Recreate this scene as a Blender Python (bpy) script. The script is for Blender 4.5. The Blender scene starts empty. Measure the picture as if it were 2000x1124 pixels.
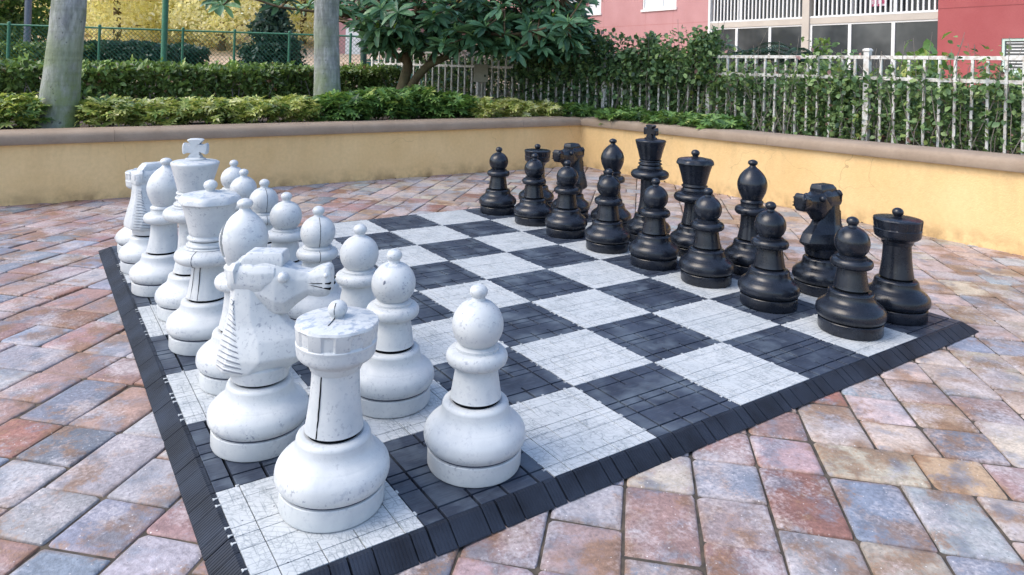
import bpy, bmesh, math, random
import numpy as np
from mathutils import Vector, Matrix
random.seed(7); rng = np.random.default_rng(11)
PI = math.pi
sc = bpy.context.scene
COL = sc.collection

# ------------------------------------------------------------------ camera
F, CX, CY = 1373.06, 983.7, 119.15           # focal length and principal point in pixels of the 2000 px wide photograph
RX, ROLL, YAW = -0.0086085, 0.0287011, 0.5922806
EYE = Vector((-0.385063, -1.364209, 1.010117))
fwd = Vector((math.sin(YAW)*math.cos(RX), math.cos(YAW)*math.cos(RX), -math.sin(RX)))
rgt = Vector((math.cos(YAW), -math.sin(YAW), 0))
upv = rgt.cross(fwd)
r2 = math.cos(ROLL)*rgt + math.sin(ROLL)*upv
u2 = -math.sin(ROLL)*rgt + math.cos(ROLL)*upv
cam = bpy.data.cameras.new('camera')
cam.sensor_width = 36; cam.lens = F/2000*36
cam.shift_x = (1000-CX)/2000; cam.shift_y = -(562-CY)/2000
cam.clip_start = 0.05; cam.clip_end = 500
co = bpy.data.objects.new('camera', cam); COL.objects.link(co)
M = Matrix(((r2.x, u2.x, -fwd.x, EYE.x), (r2.y, u2.y, -fwd.y, EYE.y), (r2.z, u2.z, -fwd.z, EYE.z), (0, 0, 0, 1)))
co.matrix_world = M
sc.camera = co

# ------------------------------------------------------------------ light
SUN_EL, SUN_AZ = math.radians(50), math.atan2(0.30, -1.0)     # direction towards the sun in plan
sd = Vector((math.cos(SUN_AZ)*math.cos(SUN_EL), math.sin(SUN_AZ)*math.cos(SUN_EL), math.sin(SUN_EL)))
w = bpy.data.worlds.new('World'); sc.world = w; w.use_nodes = True
nt = w.node_tree
bg = nt.nodes['Background']; sky = nt.nodes.new('ShaderNodeTexSky'); sky.sky_type = 'NISHITA'; sky.sun_disc = False
sky.sun_elevation = SUN_EL; sky.sun_rotation = PI/2 - SUN_AZ; sky.dust_density = 2.0; sky.air_density = 1.0
nt.links.new(sky.outputs[0], bg.inputs[0]); bg.inputs[1].default_value = 0.15
sl = bpy.data.lights.new('sun', 'SUN'); sl.energy = 0.85; sl.angle = math.radians(38); sl.color = (1, 0.91, 0.77)
so = bpy.data.objects.new('sun', sl); COL.objects.link(so)
so.rotation_euler = sd.to_track_quat('Z', 'Y').to_euler()
sc.view_settings.view_transform = 'Standard'; sc.view_settings.look = 'None'
sc.view_settings.exposure = 1.30; sc.view_settings.gamma = 1

# ------------------------------------------------------------------ frames
R2 = Vector((math.cos(YAW), -math.sin(YAW))); F2 = Vector((math.sin(YAW), math.cos(YAW)))
def view(r, d, z=0):
    p = Vector((EYE.x, EYE.y)) + r*R2 + d*F2
    return Vector((p.x, p.y, z))
def horizon(px): return 131.5 + (px-1000)*0.0287
def hz(px, py, d): return EYE.z + (horizon(px)-py)/F*d           # height of something seen at py and standing d metres away
def vr(px, d, py=119): return (px-CX-ROLL*(CY-py))/F*d
def spot(px, py, d): return view(vr(px, d, py), d, hz(px, py, d))

# ------------------------------------------------------------------ mesh helpers
class MB:
    def __init__(s): s.v = []; s.f = []; s.m = []; s.c = []
    def add(s, vs, fs, mi=0, col=None):
        n = len(s.v); s.v += [tuple(v) for v in vs]; s.f += [tuple(i+n for i in f) for f in fs]; s.m += [mi]*len(fs)
        s.c += [col or (0.5, 0.5, 0.5, 1)]*len(vs)
    def box(s, x0, x1, y0, y1, z0, z1, mi=0, M=None, col=None):
        vs = [Vector((x, y, z)) for z in (z0, z1) for y in (y0, y1) for x in (x0, x1)]
        if M is not None: vs = [M @ v for v in vs]
        s.add(vs, [(0, 2, 3, 1), (4, 5, 7, 6), (0, 1, 5, 4), (2, 6, 7, 3), (0, 4, 6, 2), (1, 3, 7, 5)], mi, col)
    def bbox(s, x0, x1, y0, y1, z0, z1, b, mi=0, M=None, col=None):   # box with bevelled top edges
        vs = [Vector((x, y, z0)) for x, y in ((x0, y0), (x1, y0), (x1, y1), (x0, y1))]
        vs += [Vector((x, y, z1-b)) for x, y in ((x0, y0), (x1, y0), (x1, y1), (x0, y1))]
        vs += [Vector((x, y, z1)) for x, y in ((x0+b, y0+b), (x1-b, y0+b), (x1-b, y1-b), (x0+b, y1-b))]
        if M is not None: vs = [M @ v for v in vs]
        fs = [(3, 2, 1, 0), (8, 9, 10, 11)]
        for k in (0, 4):
            for i in range(4): j = (i+1) % 4; fs.append((k+i, k+j, k+4+j, k+4+i))
        s.add(vs, fs, mi, col)
    def tube(s, pts, rad, n=8, mi=0, col=None, cap=True):
        pts = [Vector(p) for p in pts]
        if not hasattr(rad, '__len__'): rad = [rad]*len(pts)
        vs = []; up = Vector((0.13, 0.21, 1)).normalized()
        for i, p in enumerate(pts):
            t = (pts[min(i+1, len(pts)-1)]-pts[max(i-1, 0)]).normalized()
            a = t.cross(up)
            if a.length < 0.1: a = t.cross(Vector((1, 0, 0)))
            a.normalize(); b = t.cross(a)
            for k in range(n): vs.append(p + rad[i]*(math.cos(2*PI*k/n)*a + math.sin(2*PI*k/n)*b))
        fs = []
        for i in range(len(pts)-1):
            for k in range(n):
                k2 = (k+1) % n; fs.append((i*n+k, (i+1)*n+k, (i+1)*n+k2, i*n+k2))
        if cap: fs.append(tuple(range(n))); fs.append(tuple(reversed(range((len(pts)-1)*n, len(pts)*n))))
        s.add(vs, fs, mi, col)
    def sphere(s, c, r, n=16, sz=1.0, mi=0):
        vs = []; fs = []; m = n//2
        for i in range(m+1):
            a = -PI/2+PI*i/m
            for k in range(n): vs.append((c[0]+r*math.cos(a)*math.cos(2*PI*k/n), c[1]+r*math.cos(a)*math.sin(2*PI*k/n), c[2]+r*sz*math.sin(a)))
        for i in range(m):
            for k in range(n): fs.append((i*n+k, i*n+(k+1) % n, (i+1)*n+(k+1) % n, (i+1)*n+k))
        s.add(vs, fs, mi)
    def loft(s, rings, mi=0, cap=True):
        n = len(rings[0]); vs = [v for r in rings for v in r]; fs = []
        for i in range(len(rings)-1):
            for k in range(n): fs.append((i*n+k, i*n+(k+1) % n, (i+1)*n+(k+1) % n, (i+1)*n+k))
        if cap: fs.append(tuple(reversed(range(n)))); fs.append(tuple(range((len(rings)-1)*n, len(rings)*n)))
        s.add(vs, fs, mi)
    def build(s, name, mats, parent=None, smooth=None, loc=None, fix=True, tint=False):
        me = bpy.data.meshes.new(name); me.from_pydata(s.v, [], s.f)
        for m in (mats if isinstance(mats, (list, tuple)) else [mats]): me.materials.append(m)
        me.polygons.foreach_set('material_index', s.m)
        if tint:
            a = me.color_attributes.new('tint', 'FLOAT_COLOR', 'POINT')
            a.data.foreach_set('color', np.array(s.c, dtype=np.float32).ravel())
        if fix:
            bm = bmesh.new(); bm.from_mesh(me); bmesh.ops.recalc_face_normals(bm, faces=bm.faces); bm.to_mesh(me); bm.free()
        if smooth is not None:
            me.shade_smooth(); me.set_sharp_from_angle(angle=math.radians(smooth))
        me.update()
        o = bpy.data.objects.new(name, me); COL.objects.link(o); o.parent = parent
        if loc is not None: o.location = loc
        return o
def tag(o, label=None, cat=None, group=None, kind=None):
    if label: o['label'] = label
    if cat: o['category'] = cat
    if group: o['group'] = group
    if kind: o['kind'] = kind
    return o
def empty(name, loc=(0, 0, 0), rz=0):
    o = bpy.data.objects.new(name, None); COL.objects.link(o); o.location = loc; o.rotation_euler = (0, 0, rz); o.empty_display_size = 0.1
    return o

# ------------------------------------------------------------------ materials
def mat(name, col=(0.5, 0.5, 0.5), rough=0.6, spec=0.5):
    m = bpy.data.materials.new(name); m.use_nodes = True; p = m.node_tree.nodes['Principled BSDF']
    p.inputs['Base Color'].default_value = (*col, 1); p.inputs['Roughness'].default_value = rough
    p.inputs['Specular IOR Level'].default_value = spec
    return m, m.node_tree, p
def N(t, kind, **kw):
    n = t.nodes.new('ShaderNode'+kind)
    for k, v in kw.items():
        if k in n.inputs: n.inputs[k].default_value = v
        else: setattr(n, k, v)
    return n
def noise(t, scale, detail=4, vec=None, rough=0.55):
    n = N(t, 'TexNoise', Scale=scale, Detail=detail, Roughness=rough)
    if vec is not None: t.links.new(vec, n.inputs['Vector'])
    return n.outputs['Fac']
def ramp(t, fac, stops, interp='LINEAR'):
    n = N(t, 'ValToRGB'); n.color_ramp.interpolation = interp
    e = n.color_ramp.elements
    while len(e) < len(stops): e.new(0.5)
    for i, (p, c) in enumerate(stops):
        e[i].position = p; e[i].color = (*c, 1) if hasattr(c, '__len__') else (c, c, c, 1)
    t.links.new(fac, n.inputs[0]); return n.outputs[0]
def mix(t, fac, a, b, mode='MIX'):
    n = N(t, 'MixRGB', blend_type=mode)
    for i, v in ((0, fac), (1, a), (2, b)):
        if isinstance(v, (int, float)): n.inputs[i].default_value = v
        elif isinstance(v, tuple): n.inputs[i].default_value = (*v, 1)
        else: t.links.new(v, n.inputs[i])
    return n.outputs[0]
def objc(t, scale=None):
    c = N(t, 'TexCoord').outputs['Object']
    if scale:
        m = N(t, 'Mapping'); m.inputs['Scale'].default_value = scale; t.links.new(c, m.inputs[0]); return m.outputs[0]
    return c
def gpos(t, scale=None, rot=None):
    c = N(t, 'NewGeometry').outputs['Position']
    if scale or rot:
        m = N(t, 'Mapping')
        if scale: m.inputs['Scale'].default_value = scale
        if rot: m.inputs['Rotation'].default_value = rot
        t.links.new(c, m.inputs[0]); return m.outputs[0]
    return c
def bump(t, p, h, strength=0.3, dist=0.01):
    b = N(t, 'Bump', Strength=strength, Distance=dist); t.links.new(h, b.inputs['Height']); t.links.new(b.outputs[0], p.inputs['Normal'])
def randv(t): return N(t, 'ObjectInfo').outputs['Random']
def shifted(t):          # position that differs from object to object
    c = N(t, 'TexCoord').outputs['Object']; r = N(t, 'ObjectInfo')
    m = N(t, 'VectorMath', operation='ADD'); t.links.new(c, m.inputs[0])
    s = N(t, 'VectorMath', operation='SCALE'); t.links.new(r.outputs['Location'], s.inputs[0]); s.inputs['Scale'].default_value = 7.3
    t.links.new(s.outputs[0], m.inputs[1]); return m.outputs[0]
def basec(t, p, c): t.links.new(c, p.inputs['Base Color'])

def white_plastic():
    m, t, p = mat('weathered_white_plastic', rough=0.42, spec=0.45)
    v = gpos(t)
    a = noise(t, 9, 4, v); b = noise(t, 120, 3, v, 0.6); d = noise(t, 42, 5, v, 0.7)
    c = ramp(t, a, [(0.3, (0.435, 0.465, 0.485)), (0.62, (0.555, 0.575, 0.575))])
    z = N(t, 'SeparateXYZ'); t.links.new(v, z.inputs[0]); zv = z.outputs['Z']
    zn = N(t, 'MapRange'); zn.inputs['To Max'].default_value = 1.0; t.links.new(zv, zn.inputs['Value'])       # 0..1 m
    band = ramp(t, zn.outputs[0], [(0.0, 0.3), (0.045, 0.4), (0.053, 1.0), (0.078, 0.9), (0.10, 0.35), (0.15, 0.25), (0.17, 0.6), (0.2, 0.3), (0.30, 0.65)])
    geo = N(t, 'NewGeometry'); nz = N(t, 'SeparateXYZ'); t.links.new(geo.outputs['Normal'], nz.inputs[0])
    topm = ramp(t, nz.outputs['Z'], [(0.80, 0.0), (0.93, 1.0)]); hi = ramp(t, zn.outputs[0], [(0.36, 0.0), (0.40, 1.0)])
    sp = ramp(t, b, [(0.585, 0.0), (0.64, 1.0)])
    clus = mix(t, 1.0, ramp(t, noise(t, 17, 3, v), [(0.42, 0.0), (0.62, 1.0)]), band, 'MULTIPLY')
    c = mix(t, mix(t, 1.0, sp, clus, 'MULTIPLY'), c, (0.17, 0.19, 0.25))
    st = ramp(t, d, [(0.55, 0.0), (0.66, 0.55)]); c = mix(t, mix(t, 1.0, st, band, 'MULTIPLY'), c, (0.26, 0.295, 0.36))
    ms = gpos(t, (26, 26, 9)); sc_ = ramp(t, noise(t, 1.0, 3, ms, 0.6), [(0.60, 0.0), (0.72, 0.22)]); c = mix(t, sc_, c, (0.30, 0.34, 0.40))
    ms = gpos(t, (34, 60, 20), (0.3, 0.1, 0.7)); sc_ = ramp(t, noise(t, 1.0, 4, ms, 0.6), [(0.52, 0.0), (0.60, 0.75)])
    c = mix(t, mix(t, 1.0, mix(t, 1.0, sc_, topm, 'MULTIPLY'), hi, 'MULTIPLY'), c, (0.22, 0.28, 0.36))
    ao = N(t, 'TexNoise', Scale=260.0); t.links.new(v, ao.inputs['Vector'])
    basec(t, p, c); bump(t, p, ao.outputs['Fac'], 0.12, 0.002)
    t.links.new(ramp(t, a, [(0.3, 0.55), (0.7, 0.36)]), p.inputs['Roughness'])
    return m
def black_plastic():
    m, t, p = mat('black_plastic', rough=0.36, spec=0.45)
    v = gpos(t)
    c = ramp(t, noise(t, 11, 4, v), [(0.35, (0.005, 0.007, 0.012)), (0.7, (0.014, 0.018, 0.028))])
    basec(t, p, c)
    t.links.new(ramp(t, noise(t, 24, 5, v), [(0.3, 0.20), (0.75, 0.38)]), p.inputs['Roughness'])
    bump(t, p, noise(t, 90, 3, v), 0.10, 0.003)
    return m
WHITE = white_plastic(); BLACK = black_plastic()
GAP, _t, _p = mat('dark_gap', (0.006, 0.007, 0.009), 0.9, 0.05)
GAPB, _t, _p = mat('base_groove_dark', (0.05, 0.055, 0.08), 0.8)  # dark colour for the groove round the white bases

GREYL, _t, _p = mat('grey_shade_and_chip', (0.20, 0.215, 0.25), 0.8)  # grey for the pawn's chip and the painted shade below mane ridges
def light_tile_mat():
    m, t, p = mat('light_board_plastic', rough=0.5)
    v = gpos(t)
    a = noise(t, 5, 4, v)
    c = ramp(t, a, [(0.3, (0.45, 0.48, 0.495)), (0.7, (0.53, 0.55, 0.555))])
    # moulded grain of the plastic: fine grey lines in several directions
    for sca, rot, w_ in (((70, 16, 1), 0.25, 0.05), ((18, 80, 1), 0.1, 0.045), ((30, 95, 1), 0.8, 0.05), ((90, 26, 1), -0.5, 0.05)):
        vo = N(t, 'TexVoronoi', feature='DISTANCE_TO_EDGE', Scale=1.0); t.links.new(gpos(t, sca, (0, 0, rot)), vo.inputs['Vector'])
        g = ramp(t, vo.outputs['Distance'], [(0.02, 0.42), (w_+0.01, 0.0)])
        mo = N(t, 'Mapping'); mo.inputs['Location'].default_value = (sca[0], sca[1], 0); t.links.new(v, mo.inputs[0])
        msk = ramp(t, noise(t, 13, 2, mo.outputs[0]), [(0.50, 0.0), (0.58, 1.0)])
        c = mix(t, mix(t, 1.0, g, msk, 'MULTIPLY'), c, (0.15, 0.18, 0.20))
    for rot, sc_, loc in ((0.0, 11.0, 0.0), (PI/2, 8.0, 0.13), (0.62, 13.0, 0.3)):
        mo = N(t, 'Mapping'); mo.inputs['Rotation'].default_value = (0, 0, rot); mo.inputs['Location'].default_value = (loc, loc, 0); t.links.new(v, mo.inputs[0])
        br = N(t, 'TexBrick', offset=0.37, squash=1.6, squash_frequency=3); t.links.new(mo.outputs[0], br.inputs['Vector'])
        br.inputs['Scale'].default_value = sc_; br.inputs['Mortar Size'].default_value = 0.011; br.inputs['Mortar Smooth'].default_value = 0.3; br.inputs['Brick Width'].default_value = 0.7; br.inputs['Row Height'].default_value = 0.21
        msk = ramp(t, noise(t, 10, 2, mo.outputs[0]), [(0.46, 0.0), (0.54, 0.55)])
        c = mix(t, mix(t, 1.0, br.outputs['Fac'], msk, 'MULTIPLY'), c, (0.16, 0.19, 0.21))
    vo = N(t, 'TexVoronoi', Scale=26.0); t.links.new(v, vo.inputs['Vector'])
    dots = ramp(t, vo.outputs['Distance'], [(0.05, 1.0), (0.08, 0.0)])
    c = mix(t, dots, c, (0.10, 0.11, 0.14)); basec(t, p, c)
    bump(t, p, noise(t, 160, 3, v), 0.25, 0.002)
    return m
def dark_tile_mat():
    m, t, p = mat('dark_board_plastic', rough=0.5, spec=0.35)
    v = gpos(t)
    a = noise(t, 6, 4, v); 
    c = ramp(t, a, [(0.35, (0.022, 0.029, 0.047)), (0.72, (0.046, 0.060, 0.090))])
    dust = ramp(t, noise(t, 7.5, 5, v, 0.6), [(0.48, 0.0), (0.66, 0.7)]); c = mix(t, dust, c, (0.115, 0.145, 0.18))
    mp = gpos(t, (14, 120, 1), (0, 0, 0.4)); g = ramp(t, noise(t, 1.0, 4, mp, 0.65), [(0.56, 0.0), (0.72, 0.5)])
    c = mix(t, g, c, (0.10, 0.125, 0.165)); basec(t, p, c)
    t.links.new(ramp(t, noise(t, 30, 4, v), [(0.3, 0.34), (0.7, 0.6)]), p.inputs['Roughness'])
    bump(t, p, noise(t, 1.0, 3, mp), 0.35, 0.003)
    return m
LT = light_tile_mat(); DT = dark_tile_mat()
GROOVL, t, p = mat('light_tile_groove', (0.06, 0.07, 0.085), 0.9, 0.1)
RAMPM, t, p = mat('black_edge_rubber', rough=0.5, spec=0.3)
basec(t, p, ramp(t, noise(t, 8, 4, gpos(t)), [(0.35, (0.007, 0.009, 0.015)), (0.7, (0.022, 0.030, 0.048))]))
bump(t, p, noise(t, 60, 3, gpos(t)), 0.2, 0.003)

def paver_mat():
    m, t, p = mat('tumbled_pavers', rough=0.7, spec=0.5)
    v = gpos(t)
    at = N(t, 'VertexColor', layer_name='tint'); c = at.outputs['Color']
    n1 = noise(t, 9, 5, v, 0.6); n2 = noise(t, 5.2, 4, v); n3 = noise(t, 90, 3, v, 0.7); n4 = noise(t, 22, 4, v, 0.65)
    # rust, grey and pale blotches of the blended concrete
    m2 = N(t, 'Mapping'); m2.inputs['Location'].default_value = (5, 3, 1); t.links.new(v, m2.inputs[0])
    n5 = noise(t, 6.0, 6, m2.outputs[0], 0.65)
    def gr(x, k=0.30):      # granular edges
        m_ = N(t, 'Math', operation='MULTIPLY_ADD'); t.links.new(n3, m_.inputs[0]); m_.inputs[1].default_value = k; m_.inputs[2].default_value = -k/2
        a_ = N(t, 'Math', operation='ADD'); t.links.new(m_.outputs[0], a_.inputs[0]); t.links.new(x, a_.inputs[1]); return a_.outputs[0]
    n5 = gr(n5); n1 = gr(n1); n2 = gr(n2)
    c = mix(t, ramp(t, n5, [(0.50, 0.0), (0.58, 0.95)]), c, mix(t, 0.8, c, (0.22, 0.125, 0.07)))
    c = mix(t, ramp(t, n1, [(0.52, 0.0), (0.64, 0.85)]), c, mix(t, 0.75, c, (0.155, 0.185, 0.235)))
    c = mix(t, ramp(t, n2, [(0.50, 0.0), (0.66, 0.65)]), c, (0.46, 0.42, 0.43))
    c = mix(t, 1.0, c, ramp(t, n4, [(0.2, 0.72), (0.75, 1.2)]), 'MULTIPLY')
    c = mix(t, 1.0, c, ramp(t, n3, [(0.25, 0.62), (0.75, 1.32)]), 'MULTIPLY')
    vo = N(t, 'TexVoronoi', Scale=62.0); t.links.new(v, vo.inputs['Vector'])
    c = mix(t, ramp(t, vo.outputs['Distance'], [(0.06, 0.8), (0.10, 0.0)]), c, (0.10, 0.08, 0.08))
    vo2 = N(t, 'TexVoronoi', Scale=47.0); t.links.new(m2.outputs[0], vo2.inputs['Vector'])
    c = mix(t, ramp(t, vo2.outputs['Distance'], [(0.05, 0.8), (0.09, 0.0)]), c, (0.75, 0.72, 0.70))
    basec(t, p, c)
    t.links.new(ramp(t, n4, [(0.3, 0.5), (0.7, 0.75)]), p.inputs['Roughness'])
    b = N(t, 'MixRGB', blend_type='ADD'); b.inputs[0].default_value = 0.5; t.links.new(n3, b.inputs[1]); t.links.new(n4, b.inputs[2])
    bump(t, p, b.outputs[0], 0.45, 0.006)
    return m
PAV = paver_mat()
SAND, t, p = mat('joint_sand', rough=0.95)
basec(t, p, ramp(t, noise(t, 25, 4, gpos(t)), [(0.35, (0.035, 0.032, 0.028)), (0.7, (0.115, 0.09, 0.065))]))
def stucco(name, c1, c2, sc_=3.0, b=0.5, stain=None):
    m, t, p = mat(name, rough=0.85, spec=0.2)
    v = gpos(t)
    c = ramp(t, noise(t, sc_, 4, v), [(0.3, c1), (0.7, c2)])
    c = mix(t, 1.0, c, ramp(t, noise(t, 38, 4, v), [(0.25, 0.93), (0.7, 1.04)]), 'MULTIPLY')
    if stain:
        z = N(t, 'SeparateXYZ'); t.links.new(v, z.inputs[0])
        zz = N(t, 'MapRange'); zz.inputs['From Min'].default_value = -0.035; zz.inputs['From Max'].default_value = 0.09; zz.inputs['To Min'].default_value = 1; zz.inputs['To Max'].default_value = 0
        t.links.new(z.outputs['Z'], zz.inputs['Value'])
        k = N(t, 'Math', operation='MULTIPLY'); t.links.new(zz.outputs[0], k.inputs[0]); t.links.new(ramp(t, noise(t, 11, 5, v), [(0.4, 0.0), (0.65, 0.8)]), k.inputs[1])
        c = mix(t, k.outputs[0], c, stain)
    if stain:
        z2 = N(t, 'MapRange'); z2.inputs['From Min'].default_value = 0.10; z2.inputs['From Max'].default_value = 0.40; t.links.new(z.outputs['Z'], z2.inputs['Value'])
        stv = ramp(t, noise(t, 1.0, 4, gpos(t, (9, 9, 0.9)), 0.6), [(0.50, 0.0), (0.68, 0.20)])
        c = mix(t, mix(t, 1.0, stv, z2.outputs[0], 'MULTIPLY'), c, (0.36, 0.25, 0.13))
        c = mix(t, ramp(t, noise(t, 1.6, 5, v, 0.65), [(0.45, 0.0), (0.70, 0.28)]), c, (0.76, 0.54, 0.27))
        vo = N(t, 'TexVoronoi', feature='DISTANCE_TO_EDGE', Scale=1.9); wv = N(t, 'VectorMath', operation='ADD'); nn = N(t, 'TexNoise', Scale=6.0); t.links.new(v, nn.inputs['Vector'])
        sc2 = N(t, 'VectorMath', operation='SCALE'); sc2.inputs['Scale'].default_value = 0.18; t.links.new(nn.outputs['Color'], sc2.inputs[0]); t.links.new(v, wv.inputs[0]); t.links.new(sc2.outputs[0], wv.inputs[1]); t.links.new(wv.outputs[0], vo.inputs['Vector'])
        c = mix(t, mix(t, 1.0, ramp(t, vo.outputs['Distance'], [(0.0015, 0.55), (0.004, 0.0)]), ramp(t, noise(t, 1.3, 1, v), [(0.52, 0.0), (0.60, 1.0)]), 'MULTIPLY'), c, (0.22, 0.15, 0.08))
    basec(t, p, c); bump(t, p, noise(t, 85, 4, v, 0.65), b, 0.006)
    return m
YEL = stucco('yellow_stucco', (0.69, 0.465, 0.215), (0.77, 0.545, 0.275), 2.2, 0.5, (0.30, 0.19, 0.09))
CAPM = stucco('taupe_cap_paint', (0.27, 0.205, 0.150), (0.34, 0.265, 0.200), 4.0, 0.3)
def metal(name, col, col2, scl=30, rough=0.5):
    m, t, p = mat(name, rough=rough); basec(t, p, ramp(t, noise(t, scl, 4, gpos(t)), [(0.45, col), (0.68, col2)])); return m
WPAINT = metal('white_fence_paint', (0.68, 0.67, 0.64), (0.42, 0.36, 0.30))
GPAINT = metal('green_fence_paint', (0.028, 0.14, 0.075), (0.045, 0.20, 0.11))
GDARK = metal('dark_green_paint', (0.012, 0.045, 0.03), (0.02, 0.07, 0.045))
BEIGE = metal('beige_box_paint', (0.42, 0.41, 0.33), (0.36, 0.34, 0.27))
PINK = stucco('pink_stucco', (0.41, 0.215, 0.215), (0.46, 0.255, 0.255), 1.2, 0.3)
RED = stucco('red_stucco', (0.315, 0.08, 0.082), (0.36, 0.105, 0.105), 1.2, 0.3)
TRIM = stucco('beige_trim', (0.42, 0.38, 0.33), (0.48, 0.44, 0.385), 2.0, 0.2)
WTRIM, t, p = mat('white_trim', (0.66, 0.67, 0.66), 0.5)
GREYW, t, p = mat('balcony_grey_wall', (0.15, 0.15, 0.14), 0.8)
GLASS, t, p = mat('dark_screen_glass', (0.035, 0.042, 0.05), 0.22, 0.5)
basec(t, p, ramp(t, noise(t, 0.9, 3, gpos(t)), [(0.4, (0.022, 0.027, 0.032)), (0.65, (0.075, 0.082, 0.085))]))
BLIND, t, p = mat('window_blind', (0.60, 0.64, 0.66), 0.35)
SOIL, t, p = mat('mulch_soil', rough=0.95)
basec(t, p, ramp(t, noise(t, 20, 5, gpos(t)), [(0.35, (0.035, 0.022, 0.014)), (0.7, (0.11, 0.075, 0.05))]))
def bark(name, a, b, moss=None, sc_=(14, 14, 4)):
    m, t, p = mat(name, rough=0.85, spec=0.2); v = gpos(t, sc_)
    c = ramp(t, noise(t, 1.0, 5, v, 0.65), [(0.38, a), (0.60, b)])
    c = mix(t, 1.0, c, ramp(t, noise(t, 1.0, 5, gpos(t, (45, 45, 12)), 0.7), [(0.35, 0.72), (0.65, 1.15)]), 'MULTIPLY')
    if moss:
        z = N(t, 'SeparateXYZ'); t.links.new(gpos(t), z.inputs[0]); mr = N(t, 'MapRange'); mr.inputs['From Min'].default_value = 0.45; mr.inputs['From Max'].default_value = 1.5; mr.inputs['To Min'].default_value = 1.0; mr.inputs['To Max'].default_value = 0.25; t.links.new(z.outputs['Z'], mr.inputs['Value'])
        c = mix(t, mix(t, 1.0, mr.outputs[0], ramp(t, noise(t, 3.6, 5, gpos(t), 0.65), [(0.36, 0.0), (0.60, 0.95)]), 'MULTIPLY'), c, moss)
    rings = noise(t, 1.0, 2, gpos(t, (1.5, 1.5, 34)))
    c = mix(t, 1.0, c, ramp(t, rings, [(0.35, 0.92), (0.5, 1.03)]), 'MULTIPLY')
    vo = noise(t, 40, 3, gpos(t)); c = mix(t, ramp(t, vo, [(0.66, 0.0), (0.72, 0.7)]), c, (0.05, 0.055, 0.05))
    basec(t, p, c); bump(t, p, noise(t, 55, 4, gpos(t)), 0.5, 0.01)
    return m
PALM = bark('palm_bark', (0.20, 0.21, 0.205), (0.36, 0.37, 0.36), (0.17, 0.22, 0.085))
LIMB = bark('limb_bark', (0.085, 0.055, 0.035), (0.19, 0.135, 0.085), (0.10, 0.11, 0.05))
TWIG, t, p = mat('grey_twig', (0.17, 0.15, 0.13), 0.9)
def leafm(name, stops, trans=0.25, rough=0.42, spec=0.45):
    m, t, p = mat(name, rough=rough, spec=spec)
    at = N(t, 'VertexColor', layer_name='tint'); s = N(t, 'SeparateColor'); t.links.new(at.outputs['Color'], s.inputs[0])
    c = ramp(t, s.outputs[0], stops)
    c = mix(t, 1.0, c, ramp(t, noise(t, 60, 2, gpos(t)), [(0.3, 0.8), (0.7, 1.2)]), 'MULTIPLY')
    basec(t, p, c)
    tr = N(t, 'BsdfTranslucent'); t.links.new(mix(t, 1.0, c, (1.15, 1.18, 0.85), 'MULTIPLY'), tr.inputs[0])
    ms = N(t, 'MixShader'); ms.inputs[0].default_value = trans
    out = t.nodes['Material Output']; t.links.new(p.outputs[0], ms.inputs[1]); t.links.new(tr.outputs[0], ms.inputs[2]); t.links.new(ms.outputs[0], out.inputs[0])
    return m
L_HEDGE = leafm('hedge_leaf', [(0.0, (0.042, 0.068, 0.024)), (0.45, (0.13, 0.21, 0.055)), (0.8, (0.26, 0.37, 0.10)), (0.95, (0.16, 0.11, 0.05)), (1.0, (0.30, 0.17, 0.10))])
L_VAR = leafm('variegated_leaf', [(0.0, (0.04, 0.085, 0.028)), (0.28, (0.13, 0.22, 0.05)), (0.52, (0.36, 0.42, 0.10)), (0.78, (0.62, 0.62, 0.22)), (1.0, (0.64, 0.62, 0.36))])
L_GRN = leafm('bright_shrub_leaf', [(0.0, (0.045, 0.09, 0.035)), (0.5, (0.13, 0.25, 0.06)), (0.85, (0.28, 0.40, 0.10)), (1.0, (0.42, 0.46, 0.13))])
L_IVY = leafm('ivy_leaf', [(0.0, (0.04, 0.075, 0.042)), (0.4, (0.11, 0.20, 0.082)), (0.75, (0.26, 0.37, 0.13)), (0.93, (0.22, 0.27, 0.07)), (0.97, (0.30, 0.15, 0.12)), (1.0, (0.42, 0.24, 0.22))])
L_BIG = leafm('loquat_leaf', [(0.0, (0.036, 0.088, 0.052)), (0.5, (0.092, 0.205, 0.10)), (0.88, (0.22, 0.38, 0.17)), (0.96, (0.22, 0.36, 0.05)), (1.0, (0.36, 0.50, 0.07))], 0.18, 0.36)
L_YEL = leafm('sunlit_yellow_leaf', [(0.0, (0.50, 0.54, 0.28)), (0.3, (0.80, 0.76, 0.44)), (0.7, (0.90, 0.84, 0.56)), (1.0, (0.92, 0.89, 0.78))], 0.5)  # sunlight on yellow-green leaves is put into this bright colour
L_PALE = leafm('pale_distant_leaf', [(0.0, (0.40, 0.42, 0.22)), (0.4, (0.76, 0.72, 0.38)), (1.0, (0.88, 0.84, 0.66))], 0.6)  # haze and sunshine put into the pale leaf colour
L_DARKT = leafm('conifer_leaf', [(0.0, (0.016, 0.040, 0.030)), (0.6, (0.040, 0.085, 0.060)), (1.0, (0.10, 0.16, 0.09))])
BANK, t, p = mat('sandy_bank', rough=0.95)
basec(t, p, ramp(t, noise(t, 3, 5, gpos(t)), [(0.35, (0.40, 0.29, 0.20)), (0.7, (0.62, 0.49, 0.38))]))

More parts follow.
